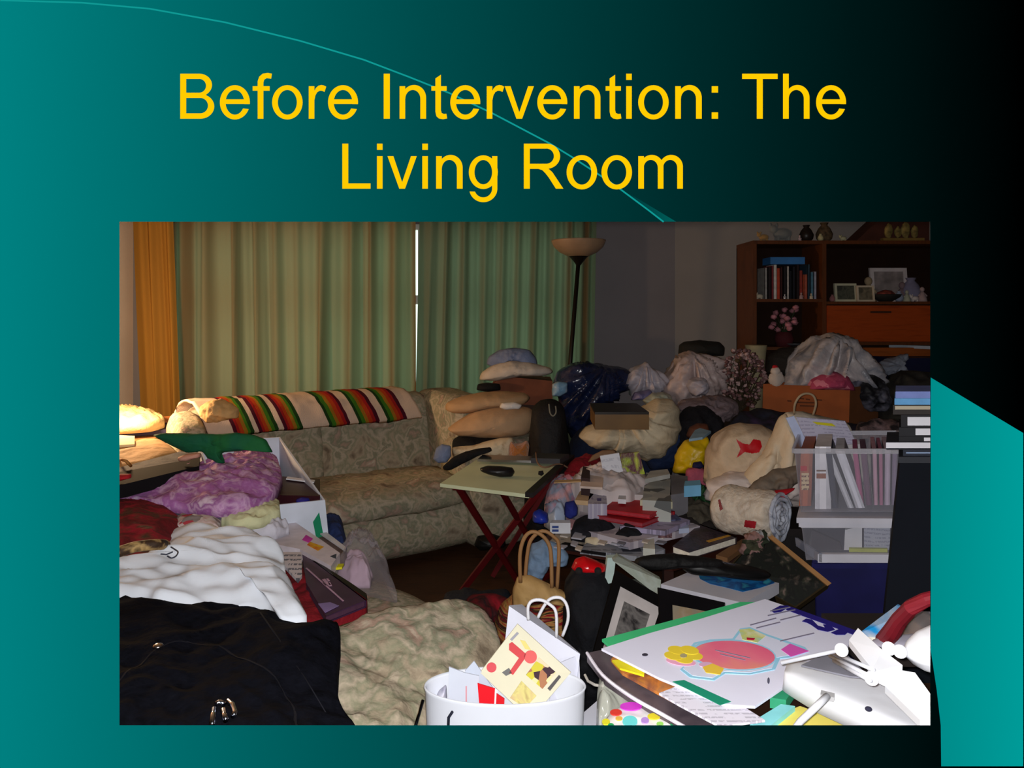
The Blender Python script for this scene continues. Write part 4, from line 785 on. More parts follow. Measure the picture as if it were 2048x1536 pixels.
blob('pouch', 'tiny navy pouch on the pink sock', 'pouch', [(1384, 935), (1386, 925), (1402, 922), (1408, 932), (1400, 938)], 3.55, .03, M((24, 22, 60)), wr=.004, n=36, rings=6)
# ---------------------------------------------------------------- coffee table and its heap
cf = thing('coffee_table', 'low dark wooden coffee table buried under papers and books', 'table', (.52, 3.3, 0))
G().prism([PZ(1090, 1086, .44), PZ(1345, 1128, .44), PZ(1495, 1085, .44), PZ(1440, 985, .44), PZ(1110, 980, .44)], (0, 0, -.03)).out('tabletop', M((56, 26, 20), .4), cf)
for q in ((1112, 1085), (1340, 1118), (1470, 1082), (1425, 990), (1125, 985)):
    p = PZ(q[0], q[1], .41); G().box((p[0], p[1]+.04, .205), (.04, .04, .41)).out('leg', M((50, 24, 18)), cf)
TX = lambda bg, ink=(70, 70, 80), rows=10, pics=None: MText(bg, tuple((a*2+b_)//3 for a, b_ in zip(bg, ink)), max(3, rows//2), pics)
R_.seed(5)
def papers(items):
    for nm, lab, cat, q, z, t, m in items: slab(nm, lab, cat, q, z, t, m)
papers([
 ('newspaper', 'beige newspaper at the front left of the coffee table', 'newspaper', [(1100, 1082), (1180, 1098), (1222, 1082), (1215, 1062), (1120, 1056)], .455, .014, TX((176, 164, 148))),
 ('newspaper', 'silver-grey printed sheets at the front middle of the coffee table', 'newspaper', [(1160, 1098), (1290, 1115), (1330, 1098), (1280, 1072), (1190, 1070)], .463, .02, TX((140, 142, 150), (40, 40, 50), 14, ((60, 60, 70), (170, 170, 180)))),
 ('magazine', 'white magazine with curled edge under the red folders', 'magazine', [(1150, 1055), (1260, 1085), (1400, 1052), (1300, 1010), (1165, 1008)], .505, .03, TX((186, 178, 186), (90, 84, 100))),
 ('magazine', 'pale lilac magazine sticking out right of the red folders', 'magazine', [(1240, 1052), (1330, 1062), (1380, 1040), (1300, 1018), (1240, 1025)], .53, .02, TX((160, 150, 180))),
])
book('folder', 'red folder, lower of the two red ones on the coffee table', 'folder', [(1190, 1030), (1285, 1046), (1348, 1022), (1310, 1000), (1215, 1000)][:2]+[(1350, 1022), (1222, 1000)], .55, .02, M((150, 18, 30), .6), pages=(150, 60, 70))
book('folder', 'red folder, upper of the two red ones on the coffee table', 'folder', [(1205, 1018), (1300, 1030), (1340, 1008), (1240, 992)], .575, .018, M((176, 20, 34), .6), pages=(170, 50, 60))
papers([
 ('leaflet', 'white leaflet with a blue picture left of the red folders', 'leaflet', [(1176, 1008), (1214, 1008), (1212, 984), (1180, 978)], .60, .15, TX((190, 184, 196), (90, 80, 120), 5, ((90, 80, 130), (190, 184, 196)))),
 ('leaflet', 'small white card lying on the red folders', 'card', [(1236, 998), (1252, 999), (1252, 990), (1238, 989)], .605, .02, M((200, 200, 206))),
 ('newspaper', 'folded white newspaper behind the red folders', 'newspaper', [(1180, 985), (1290, 990), (1310, 968), (1240, 950), (1185, 955)], .60, .10, M((186, 178, 178))),
 ('booklet', 'grey-green booklet with dark photographs right of the newspapers', 'booklet', [(1285, 1000), (1342, 1003), (1342, 950), (1292, 945)], .62, .16, MBlotch([(150, 152, 150), (170, 172, 166), (90, 92, 92), (160, 160, 156)], 18, .5, kind='vor', bump=0)),
 ('gift_box', 'grey box behind the booklet on the coffee table', 'box', [(1340, 990), (1376, 985), (1375, 952), (1342, 950)], .62, .16, M((112, 110, 116))),
 ('booklet', 'white booklet with a yellow spot at the right of the red folders', 'booklet', [(1280, 1000), (1345, 1004), (1340, 985), (1300, 980)], .60, .03, TX((196, 190, 170), (140, 130, 90), 5)),
 ('notebook', 'greyish notebook at the back right of the heap', 'notebook', [(1290, 958), (1340, 948), (1335, 938), (1300, 942)], .67, .02, M((170, 170, 166))),
])
mound('newspaper', 'crumpled white sheets in the middle of the coffee-table heap', 'papers', [(1140, 968), (1150, 950), (1190, 938), (1240, 940), (1290, 950), (1300, 965), (1260, 985), (1200, 982)], .62, .06, .46, TX((196, 184, 184), (120, 116, 120), 9), wr=.04, ws=10, seed=61)
mound('red_scarf', 'dark red cloth between the tray table rail and the white card', 'scarf', [(1128, 945), (1140, 925), (1170, 915), (1200, 912), (1205, 930), (1180, 942), (1150, 950)], .64, .04, .5, M((130, 14, 30), bump=.3), wr=.02, seed=62)
def upright(name, lab, cat, q, D, t, m, lean=.15):
    zb = min(P(x, y, D)[2] for x, y in q); pts = []
    for x, y in q:
        p = Vector(P(x, y, D)); p[1] += (p[2]-zb)*lean; dd = p[1]/D; p[0] *= dd; p[2] = H-(H-p[2])*dd; pts.append(p)
    o = G().prism(pts, (0, t, 0)).out(name, m, None); return tag(o, lab, cat)
upright('greeting_card', 'white card standing upright beside a pink and lime magazine', 'card', [(1210, 965), (1252, 970), (1238, 906), (1200, 912)], 3.35, .012, TX((206, 206, 214), (150, 150, 165), 8))
upright('magazine', 'pink and lime green magazine standing behind the upright white card', 'magazine', [(1248, 953), (1290, 948), (1278, 904), (1240, 908)], 3.42, .012, MBlotch([(200, 60, 100), (160, 180, 40), (90, 30, 60), (190, 200, 60), (80, 80, 110)], 9, .4))
blob('cord', 'brown leather strap loop above the white card', 'strap', [(1175, 925), (1185, 910), (1205, 900), (1230, 899), (1235, 905), (1210, 908), (1190, 920)], 3.5, .015, M((120, 90, 66)), wr=.004, n=44, rings=6)
slab('picture_frame', 'small dark framed item left of the upright white card', 'picture frame', [(1162, 955), (1180, 957), (1180, 936), (1166, 932)], .68, .1, M((50, 34, 36)))
mound('pink_cloth', 'pink and grey-blue crumpled garment at the left of the coffee-table heap', 'clothing', [(1088, 1005), (1098, 975), (1120, 958), (1160, 955), (1176, 965), (1165, 990), (1130, 1003), (1105, 1012)], .56, .07, .45, MBlotch([(200, 120, 130), (140, 150, 170), (206, 150, 150), (120, 130, 150), (180, 90, 110)], 7, .9), wr=.04, seed=63)
slab('ruler', 'thin tan wooden ruler on the pink and grey garment', 'ruler', [(1108, 965), (1176, 962), (1176, 958), (1110, 960)], .655, .004, M((196, 160, 116)))
mound('plastic_bag', 'pale blue plastic bag in front of the pink garment', 'bag', [(1090, 1022), (1100, 1008), (1120, 1000), (1132, 1008), (1130, 1030), (1110, 1036)], .52, .05, .45, M((176, 190, 214), .3), wr=.02, seed=64)
blob('jar_lid', 'bright blue lid-like item at the left edge of the coffee table', 'lid', [(1065, 1042), (1066, 1025), (1080, 1018), (1096, 1026), (1098, 1042), (1082, 1046)], 3.0, .06, M((28, 48, 150), .4), wr=.006, n=44, rings=8)
blob('blue_cloth', 'navy cloth right of the pale blue plastic bag', 'cloth', [(1128, 1030), (1130, 1005), (1148, 1000), (1156, 1015), (1155, 1030), (1140, 1036)], 3.05, .05, M((30, 40, 120)), wr=.01, n=44, rings=8)
o = slab('medicine_box', 'small white box with blue print at the front left of the coffee table', 'box', [(1100, 1046), (1141, 1046), (1140, 1040), (1104, 1040)], .545, .045, M((206, 206, 212)))
p0, p1 = Vector(PZ(1100, 1046, .545)), Vector(PZ(1141, 1046, .545))
for i in range(2): decal([p0.lerp(p1, .1)+Vector((0, 0, -.012-.015*i)), p0.lerp(p1, .42)+Vector((0, 0, -.012-.015*i)), p0.lerp(p1, .42)+Vector((0, 0, -.022-.015*i)), p0.lerp(p1, .1)+Vector((0, 0, -.022-.015*i))], M((50, 70, 130)), 'printed_text', o, (0, -.001, 0))
mound('black_cloth', 'black glove-like cloth in front of the white magazine', 'clothing', [(1142, 1062), (1150, 1042), (1175, 1035), (1215, 1045), (1235, 1058), (1210, 1066), (1170, 1066)], .50, .035, .46, M((18, 18, 26), bump=.3), wr=.02, seed=65)
mound('tissue_paper', 'cream crumpled tissue on the front of the coffee table', 'paper', [(1170, 1078), (1182, 1062), (1215, 1060), (1230, 1070), (1215, 1082), (1190, 1084)], .475, .03, .455, M((206, 190, 160)), wr=.02, seed=66)
slab('photograph', 'small brown and orange photograph on the dark pages', 'photograph', [(1280, 1066), (1330, 1068), (1334, 1050), (1284, 1046)], .50, .012, MBlotch([(70, 30, 24), (140, 70, 40), (36, 20, 24)], 14, .3))
slab('photograph', 'small pink and white photograph right of the brown one', 'photograph', [(1316, 1072), (1344, 1072), (1345, 1056), (1320, 1052)], .51, .008, MBlotch([(170, 130, 130), (60, 30, 40), (190, 150, 150)], 18, .3))
slab('card_box', 'cream round-cornered label card at the front right of the coffee table', 'card', [(1286, 1096), (1310, 1098), (1308, 1074), (1290, 1072)], .50, .03, M((190, 190, 180)))
mg = book('magazine', 'dark glossy magazine with a yellow line at the right front corner of the table', 'magazine', [(1345, 1092), (1378, 1104), (1474, 1074), (1400, 1048)], .50, .03, MBlotch([(40, 34, 40), (72, 60, 70), (56, 50, 46)], 10, .3))
decal(dpx([(1412, 1082), (1418, 1085), (1462, 1072), (1456, 1070)], .5), M((190, 140, 50)), 'printed_line', mg)
for i in range(14):   # scattered small scraps of paper
    x = R_.uniform(1120, 1330); y = R_.uniform(1064, 1100); c = R_.choice([(160, 160, 170), (190, 180, 170), (120, 120, 132)])
    w, h = R_.uniform(7, 15), R_.uniform(3, 6); slab('paper_scrap', 'loose little paper scrap on the front of the coffee table', 'paper', [(x-w, y+h*.3), (x+w*.4, y+h), (x+w, y-h*.4), (x-w*.5, y-h)], .482+.002*i, .006, M(c), 'loose scraps on the front of the coffee table')
blob('potted_plant', 'small leafy green plant between the coffee table and the beige bag', 'plant', [(1372, 1002), (1370, 985), (1380, 972), (1400, 968), (1415, 980), (1418, 998), (1400, 1010), (1382, 1010)], 3.35, .08, M((26, 66, 34), .7, .4, 40), wr=.09, ws=26, seed=67)
slab('small_box', 'light blue small box behind the green plant', 'box', [(1368, 972), (1402, 970), (1400, 960), (1370, 962)], .66, .05, M((110, 170, 206)))
slab('cassette', 'tiny pale blue tube lying behind the dark magazine', 'tube', [(1358, 1058), (1378, 1056), (1376, 1048), (1360, 1050)], .515, .02, M((170, 180, 206)))

mound('black_cloth', 'black crumpled cloth between the medicine box and the dark photographs', 'clothing', [(1228, 1072), (1240, 1056), (1270, 1050), (1288, 1060), (1284, 1074), (1255, 1078)], .50, .03, .46, M((14, 14, 20), bump=.3), wr=.02, seed=161)
mound('black_cloth', 'dark brown cloth strip behind the dark glossy magazine', 'clothing', [(1330, 1052), (1345, 1030), (1385, 1022), (1425, 1035), (1432, 1052), (1380, 1056)], .49, .03, .46, M((30, 24, 22), bump=.3), wr=.02, seed=162)
mound('cloth', 'olive grey cloth filling the right back of the coffee-table heap', 'cloth', [(1345, 1025), (1355, 1000), (1390, 990), (1430, 1000), (1440, 1030), (1400, 1040)], .52, .04, .46, MBlotch([(50, 46, 38), (80, 74, 62), (36, 32, 28)], 12), wr=.03, seed=163)
slab('notebook', 'thin black notebook sticking out at the front left of the coffee table', 'notebook', [(1110, 1092), (1210, 1106), (1230, 1098), (1130, 1084)], .462, .012, M((20, 18, 20), .7, spec=.1))
slab('leaflet', 'pink leaflet corner under the white magazine', 'leaflet', [(1120, 1052), (1160, 1058), (1176, 1044), (1140, 1038)], .50, .01, M((196, 150, 160)))
slab('envelope', 'tan envelope beside the crumpled sheets in the middle of the heap', 'envelope', [(1150, 1000), (1176, 1002), (1190, 985), (1160, 982)], .60, .02, M((190, 160, 124)))
slab('leaflet', 'cream leaflet leaning at the left of the upright white card', 'leaflet', [(1160, 972), (1205, 975), (1208, 945), (1172, 940)], .665, .01, M((206, 186, 176)))
slab('photograph', 'small dark blue photograph on the lilac magazine', 'photograph', [(1340, 1040), (1362, 1038), (1352, 1028), (1332, 1030)], .535, .006, MBlotch([(30, 36, 70), (90, 96, 130), (20, 20, 40)], 20, .4))
# ---------------------------------------------------------------- right side
cbx = thing('cardboard_box', 'orange-brown cardboard box of bags in front of the bookcase', 'box', (1.75, 4.2, .72))
a = [Vector(P(1524, 818, 4.12)), Vector(P(1697, 832, 4.0)), Vector(P(1700, 775, 4.0)), Vector(P(1527, 768, 4.12))]
dz = Vector((0, 0, .72-a[1][2])) if a[1][2] < .72 else Vector((0, 0, 0))
bk = Vector((.32, .20, 0)); cm = M((150, 78, 36), .8, .1); 
G().prism([a[0]-Vector((0, 0, a[0][2]-.725)), a[1]-Vector((0, 0, a[1][2]-.725)), a[2], a[3]], (0, .006, 0)).out('front_panel', cm, cbx)
G().prism([a[1]-Vector((0, 0, a[1][2]-.725)), a[1]+bk-Vector((0, 0, a[1][2]-.725)), a[2]+bk, a[2]], (-.004, .004, 0)).out('side_panel', M((104, 62, 34), .8, .1), cbx)  # shaded side: its shade is put in as a darker cardboard colour
G().prism([a[3]-Vector((0, 0, a[3][2]-.725)), a[3], a[3]+bk, a[3]+bk-Vector((0, 0, a[3][2]-.725))], (.0, .004, 0)).out('side_panel', cm, cbx)
G().prism([a[3]+bk, a[2]+bk, a[2]+bk-Vector((0, 0, a[2][2]-.725)), a[3]+bk-Vector((0, 0, a[3][2]-.725))], (0, .004, 0)).out('back_panel', cm, cbx)
g = G()
for (x, y, w) in ((1598, 795, 10), (1612, 797, 8), (1630, 798, 14), (1575, 800, 8), (1590, 803, 40), (1600, 810, 30)): Dd = 4.117-.12*(x-1524)/173-.004; De = 4.117-.12*(x+w-1524)/173-.004; g.prism([Vector(P(x, y, Dd)), Vector(P(x+w, y+1, De)), Vector(P(x+w, y+4, De)), Vector(P(x, y+3, Dd))], (0, .002, 0))
g.out('printed_text', M((96, 50, 26)), cbx)
blob('plastic_bag', 'largest white crumpled plastic bag, piled on the orange-brown cardboard box', 'bag', [(1560, 772), (1566, 745), (1575, 722), (1600, 702), (1628, 688), (1645, 672), (1662, 664), (1680, 670), (1692, 680), (1702, 700), (1728, 718), (1748, 740), (1756, 762), (1748, 778), (1715, 778), (1690, 772), (1640, 775), (1600, 778)], 4.25, .2, MBlotch([(150, 146, 150), (186, 176, 176), (120, 122, 132), (190, 184, 188)], 5, .35, bump=.3), wr=.10, ws=6, seed=71, n=140, rings=26, tie=(1664, 668), tk=4.5)
blob('polka_dot_cloth', 'pink spotted cloth bulging from the orange-brown cardboard box', 'cloth', [(1612, 778), (1620, 760), (1640, 748), (1665, 742), (1690, 748), (1702, 765), (1708, 782)], 4.08, .12, MBlotch([(176, 70, 100), (206, 120, 140), (166, 60, 92)], 26, kind='vor'), wr=.012, seed=72, n=60, rings=10)
tb = thing('stuffed_toy', 'small white stuffed toy with a red hat at the left of the big white bag', 'toy', P(1552, 768, 4.15))
G().ell(P(1553, 757, 4.12), (.045, .04, .045), wob=.3).out('body', M((190, 176, 166), sheen=.4), tb, True); G().ell(P(1551, 742, 4.11), (.028, .028, .025), wob=.2).out('head', M((196, 182, 172)), tb, True); G().ell(P(1550, 734, 4.11), (.016, .016, .012)).out('hat', M((170, 20, 30)), tb, True)
blob('black_bag', 'black and white cloth draped over the right side of the cardboard box', 'cloth', [(1700, 790), (1705, 760), (1725, 745), (1750, 750), (1770, 770), (1780, 800), (1765, 825), (1720, 820)], 4.12, .12, MBlotch([(16, 16, 20), (26, 26, 32), (110, 110, 126), (16, 16, 20)], 7, .6), wr=.04, seed=73)
blob('white_paper_stack', 'pale crumpled paper fans right of the biggest bag near the desk', 'papers', [(1757, 740), (1765, 722), (1790, 714), (1812, 706), (1818, 712), (1800, 725), (1812, 745), (1790, 752), (1765, 748)], 4.5, .08, M((120, 126, 140), .6), wr=.05, ws=12, seed=74)
blob('clothes_heap', 'dark olive and black clothes heap at the right of the cardboard box', 'clothing', [(1760, 840), (1765, 780), (1790, 745), (1830, 740), (1890, 745), (1900, 860), (1820, 870)], 4.1, .2, MBlotch([(20, 20, 18), (44, 42, 36), (26, 24, 24), (60, 56, 48)], 7), wr=.07, seed=75)
ns = G().box((px(1860, 4.6), 4.62, .93), (.62, .22, .42)); tag(ns.out('storage_crate', M((14, 20, 50), .5)), 'navy blue box under the desk door at the right', 'box')
slab('paper_sheet', 'white flat sheet on the navy box', 'paper', [(1778, 689), (1900, 694), (1900, 682), (1784, 682)], 1.21, .02, M((150, 160, 172)))
blob('dark_bag', 'dark brown lumpy bag below the bookcase, left of the cardboard box', 'bag', [(1530, 745), (1535, 710), (1560, 696), (1600, 690), (1650, 690), (1700, 700), (1700, 750), (1600, 765)], 4.55, .12, M((40, 34, 30), bump=.4), wr=.04, seed=76)
blob('clothes_heap', 'navy and black clothes heap between beige bag and cardboard box', 'clothing', [(1440, 905), (1455, 850), (1478, 825), (1520, 815), (1570, 822), (1620, 835), (1700, 845), (1760, 860), (1790, 900), (1700, 960), (1500, 950)], 3.75, .18, MBlotch([(14, 16, 28), (30, 34, 54), (18, 16, 22), (48, 30, 60), (16, 16, 20)], 5), wr=.08, ws=7, seed=77, n=120, rings=20)
blob('clothes_heap', 'dark clothes with pale specks behind the clear bin, below the tapes', 'clothing', [(1700, 900), (1712, 850), (1750, 835), (1790, 840), (1815, 870), (1830, 930), (1780, 960), (1720, 950)], 3.3, .12, MBlotch([(16, 14, 18), (28, 22, 26), (110, 90, 92), (16, 14, 18), (60, 20, 26)], 10), wr=.07, ws=9, seed=78)
# trunk carrying the middle-right heap
tk = thing('trunk', 'dark low trunk under the beige bags and the rolled blanket', 'trunk', (1.2, 3.3, 0))
G().box((1.27, 3.46, .22), (.44, .6, .44)).out('trunk_body', M((30, 26, 26), .6), tk)
G().box((1.27, 3.46, .45), (.46, .62, .03)).out('lid', M((36, 30, 30), .6), tk)
BG = MBlotch([(170, 150, 124), (190, 168, 142), (150, 130, 108), (196, 178, 158)], 5, .7, bump=.25)
bs = thing('plastic_bag', 'beige plastic bag with a large red star, left of the white paper bag', 'bag', P(1480, 960, 3.4))
V, Fc = inflate([(1405, 965), (1410, 930), (1416, 900), (1430, 873), (1455, 850), (1480, 842), (1515, 848), (1548, 864), (1560, 890), (1555, 930), (1540, 965), (1500, 985), (1440, 985)], 3.35, .16, wr=.028, ws=6, seed=81, n=120, rings=24, tie=(1560, 850), tk=2); bo = obj('bag_body', V, Fc, BG, bs, True)
star = [(1472, 878), (1486, 887), (1499, 889), (1507, 878), (1521, 881), (1524, 893), (1518, 905), (1504, 907), (1490, 904), (1473, 916), (1481, 898)]
from mathutils.bvhtree import BVHTree
def on_poly(x, y, poly):
    c = False
    for i in range(len(poly)):
        x0, y0 = poly[i]; x1, y1 = poly[i-1]
        if (y0 > y) != (y1 > y) and x < (x1-x0)*(y-y0)/(y1-y0)+x0: c = not c
    return c
def proj_star(poly, D, mat, name, par, tgt, off=.002, step=1.0):
    """flat print lying on the surface of the thing that carries it"""
    o0 = WLOC[tgt.name]; bv = BVHTree.FromPolygons([v.co+o0 for v in tgt.data.vertices], [tuple(f.vertices) for f in tgt.data.polygons])
    xs = [p[0] for p in poly]; ys = [p[1] for p in poly]; nx = int((max(xs)-min(xs))/step)+1; ny = int((max(ys)-min(ys))/step)+1; idx = {}; V = []; Fc = []
    def vt(i, j):
        if (i, j) not in idx:
            r = Vector(((min(xs)+i*step-CX)/F, 1, -(min(ys)+j*step-HZ)/F)); h = bv.ray_cast(Vector((0, 0, H)), r.normalized())
            idx[(i, j)] = None if h[0] is None else len(V)
            if h[0] is not None: V.append(h[0]-r.normalized()*off)
        return idx[(i, j)]
    for i in range(nx):
        for j in range(ny):
            if on_poly(min(xs)+(i+.5)*step, min(ys)+(j+.5)*step, poly):
                f = [vt(i, j), vt(i+1, j), vt(i+1, j+1), vt(i, j+1)]
                if None not in f: Fc.append(tuple(f))
    return obj(name, V, Fc, mat, par, True)
proj_star(star, 3.05, M((176, 10, 24), .5), 'printed_star', bs, bo)
blob('white_cloth', 'white crumpled cloth heap below the red star bag', 'cloth', [(1412, 1000), (1410, 965), (1440, 950), (1480, 945), (1530, 930), (1580, 915), (1612, 905), (1614, 1000), (1560, 1010), (1480, 1000)], 3.15, .14, MBlotch([(186, 172, 164), (206, 192, 186), (160, 148, 148)], 6, .8), wr=.08, ws=6, seed=82, n=120, rings=22)
blob('cloth', 'shaded folded cloth, coloured grey-brown, in front of the white cloth, left of the clear bin', 'cloth', [(1490, 985), (1510, 962), (1550, 940), (1598, 930), (1600, 960), (1580, 978), (1545, 988)], 2.98, .06, MBlotch([(84, 76, 66), (110, 98, 86), (66, 60, 54)], 8), wr=.03, seed=83)  # the shadow on this cloth is put into its grey-brown colour
blob('glasses_case', 'dark slate blue case behind the rolled blanket', 'case', [(1466, 990), (1475, 982), (1500, 982), (1526, 990), (1515, 998), (1485, 998)], 2.95, .035, M((40, 42, 56), .5), wr=.002, n=44, rings=8)
blob('red_cloth', 'small red cloth tip between the rolled blanket and the clear bin', 'cloth', [(1530, 985), (1548, 982), (1592, 975), (1575, 988), (1565, 1000), (1548, 996), (1530, 1000)], 2.9, .03, M((166, 14, 32)), wr=.01, n=44, rings=8)
pb = thing('paper_bag', 'white paper bag full of documents with a looped twine handle', 'bag', P(1640, 950, 3.1))
V, Fc = inflate([(1560, 960), (1558, 900), (1563, 850), (1568, 825), (1600, 822), (1650, 832), (1692, 842), (1695, 860), (1720, 885), (1732, 910), (1730, 960)], 3.2, .14, wr=.02, ws=5, seed=84, n=110, rings=18, soft=4); pbo = obj('bag_body', V, Fc, M((206, 198, 184), .7, .1, 5, bump=.2), pb, True)
V, Fc = inflate([(1470, 985), (1490, 945), (1520, 900), (1545, 870), (1560, 835), (1572, 826), (1580, 860), (1600, 905), (1596, 960), (1560, 985)], 3.12, .1, wr=.06, ws=6, seed=85, n=110, rings=18, tie=(1565, 826), tk=4); obj('side_gusset', V, Fc, M((204, 186, 160), .7, .1, 6, bump=.2), pb, True)
G().tube([P(1588, 828, 3.08), P(1590, 808, 3.06), P(1600, 792, 3.05), P(1614, 787, 3.05), P(1627, 792, 3.05), P(1632, 808, 3.06), P(1626, 830, 3.08)], .005).out('handle', M((150, 130, 104)), pb, True)
def vsheet(name, lab, cat, q, D, m, t=.006): 
    a = [Vector(P(x, y, D+(k*.0))) for k, (x, y) in enumerate(q)]; return tag(G().prism(a, (0, t, 0)).out(name, m), lab, cat)
vsheet('paper_sheet', 'pale blue-white paper leaning out of the white paper bag', 'paper', [(1572, 836), (1588, 832), (1618, 890), (1600, 895)], 2.99, M((180, 190, 220)))
dsh = vsheet('document', 'printed document with a yellow mark leaning in the white paper bag', 'paper', [(1592, 834), (1690, 842), (1716, 892), (1618, 893)], 2.97, MText((180, 176, 196), (158, 154, 176), 8))
decal([P(1624, 843, 2.968), P(1664, 847, 2.968), P(1672, 853, 2.968), P(1634, 849, 2.968)], M((206, 196, 30)), 'highlight', dsh, (0, -.001, 0)); decal([P(1637, 870, 2.968), P(1652, 870, 2.968), P(1652, 872, 2.968), P(1637, 872, 2.968)], M((50, 50, 60)), 'printed_text', dsh, (0, -.001, 0)); decal([P(1640, 878, 2.968), P(1652, 878, 2.968), P(1656, 890, 2.968), P(1642, 890, 2.968)], M((190, 110, 100)), 'highlight', dsh, (0, -.001, 0))
vsheet('card', 'white card with a dark line standing at the right of the document', 'card', [(1680, 890), (1726, 888), (1728, 898), (1682, 902)], 2.93, M((190, 186, 190)))
# rolled blanket
rb = thing('rolled_blanket', 'rolled white quilt with a red square, left of the clear bins', 'blanket', P(1500, 1080, 3.0))
c1, c0 = Vector(P(1556, 1034, 2.86)), Vector(P(1440, 1015, 3.05)); ax = (c0-c1).normalized(); e1 = Vector((0, 0, 1)); e1 = (e1-ax*e1.dot(ax)).normalized(); e2 = ax.cross(e1)
V = []; nn, mm = 60, 22
for i in range(mm+1):
    t = i/mm; c = c1.lerp(c0, t); r = .100*(1-.18*max(0, (t-.8)/.2)**2)*(.9+.1*min(1, t*12))
    for k in range(nn):
        a_ = 2*math.pi*k/nn; w = 1+.05*noise.noise(Vector((math.cos(a_)*2, math.sin(a_)*2, t*3)))+.035*noise.noise(Vector((math.cos(a_)*3, math.sin(a_)*3, t*14))); V.append(c+(e1*math.cos(a_)+e2*math.sin(a_))*r*w)
Fc = [(i*nn+k, i*nn+(k+1) % nn, (i+1)*nn+(k+1) % nn, (i+1)*nn+k) for i in range(mm) for k in range(nn)]+[tuple(range(nn)), tuple(mm*nn+k for k in range(nn-1, -1, -1))]
bl_ = obj('quilt_body', V, Fc, MBlotch([(186, 174, 158), (200, 190, 176), (170, 158, 144), (204, 196, 186)], 14, .9, bump=.6), rb, True)
pts = []
for i in range(150):
    t = i/149; a_ = t*2*math.pi*4.2; r = .012+.084*t; pts.append(c1-ax*(.012+.012*noise.noise(Vector((t*40, 0, 3))))+(e1*math.cos(a_)+e2*math.sin(a_))*r*(1+.14*noise.noise(Vector((t*22, 5, 0)))))
G().tube(pts, .009, 8).out('rolled_layers', MBlotch([(150, 158, 176), (180, 184, 196), (90, 96, 116)], 30, .9), rb, True)
proj_star([(1490, 1040), (1513, 1043), (1510, 1057), (1488, 1054)], 2.7, M((146, 14, 30)), 'printed_square', rb, bl_)
proj_star([(1436, 1000), (1440, 998), (1446, 1018), (1440, 1022)], 2.7, M((130, 60, 60)), 'printed_mark', rb, bl_)
# bins
CL = MClear((196, 196, 210), .13, .2); LID = M((196, 196, 208), .5, .05)
def tub(name, lab, x0, x1, y0, y1, D, dep, taper, mat, rim=None, cat='bin'):
    fc = Face((x0+x1)/2, D); f = [fc.p(x0+taper, y1), fc.p(x1-taper, y1), fc.p(x1, y0), fc.p(x0, y0)]
    dv = fc.n*dep; k = [p+dv for p in f]; tt = .004; b = thing(name, lab, cat, (f[0]+f[1])/2+dv/2)
    g = G(); g.prism(f, fc.n*tt); g.prism(k, -fc.n*tt); g.prism([f[0], f[3], k[3], k[0]], fc.t*tt); g.prism([f[1], f[2], k[2], k[1]], -fc.t*tt); g.prism([f[0], f[1], k[1], k[0]], (0, 0, tt)); g.out('bin_body', mat, b)
    g = G()
    for (p, q, w) in ((f[3], f[2], -fc.n), (k[3], k[2], fc.n), (f[3], k[3], -fc.t), (f[2], k[2], fc.t)):
        g.prism([p, q, q-Vector((0, 0, .018)), p-Vector((0, 0, .018))], w*.008)
    g.out('rim', rim or mat, b); return b, f, k, fc
def lidbox(f, k, fc, h, o_, name, mat, par):
    e = fc.n*o_; t = fc.t*o_; G().prism([f[3]-t-e, f[2]+t-e, k[2]+t+e, k[3]-t+e], (0, 0, h)).out(name, mat, par)
blue, f, k, fc = tub('storage_bin', 'dark blue storage bin on the floor, lowest of the stacked bins', 1628, 1790, 1126, 1398, 2.6, .42, 8, M((24, 24, 78), .4), M((26, 26, 84), .4))
lidbox(f, k, fc, .015, .005, 'lid', M((24, 24, 76), .4), blue)
low, f, k, fc = tub('storage_bin', 'clear storage bin with white papers, middle of the stacked bins', 1602, 1792, 1045, 1120, 2.6, .42, 10, CL, LID)
G().prism([fc.p(1636, 1122, -.004), fc.p(1785, 1122, -.004), fc.p(1787, 1106, -.004), fc.p(1636, 1105, -.004)], -fc.n*.02).out('base_rim', LID, low)
G().prism([fc.p(1590, 1075, .1), fc.p(1638, 1106, -.024), fc.p(1638, 1124, -.024), fc.p(1592, 1092, .1)], fc.t*.01).out('base_flange', M((120, 124, 140), .5), low)
lidbox(f, k, fc, .02, .015, 'lid', LID, low)
FL = fc
def binsheet(name, lab, cat, q, d, m, t=.02): return tag(G().prism([FL.p(x, y, d) for x, y in q], FL.n*t).out(name, m), lab, cat)
binsheet('paper_sheet', 'tall white paper inside the middle clear bin', 'paper', [(1688, 1100), (1724, 1100), (1724, 1052), (1690, 1060)], .03, M((206, 206, 214)), .02)
binsheet('paper_sheet', 'grey-blue striped paper at the right inside the middle clear bin', 'paper', [(1728, 1100), (1780, 1100), (1780, 1055), (1728, 1050)], .035, MText((160, 164, 180), (130, 132, 152), 6), .02)
binsheet('folder', 'dark folder at the left inside the middle clear bin', 'folder', [(1622, 1102), (1685, 1104), (1680, 1085), (1624, 1060)], .035, M((50, 46, 54)), .02)
tag(G().prism([FL.p(1698, 1104, .01), FL.p(1775, 1105, .01), FL.p(1775, 1098, .01), FL.p(1698, 1097, .01)], FL.n*.015).out('notepad', M((170, 176, 70))), 'thin yellow-green pad at the bottom of the middle clear bin', 'notepad')
up, f, k, fc = tub('storage_bin', 'clear storage bin packed with upright folders, topmost of the stack', 1588, 1808, 897, 1024, 2.6, .42, 14, CL, MClear((210, 210, 220), .4, .2))
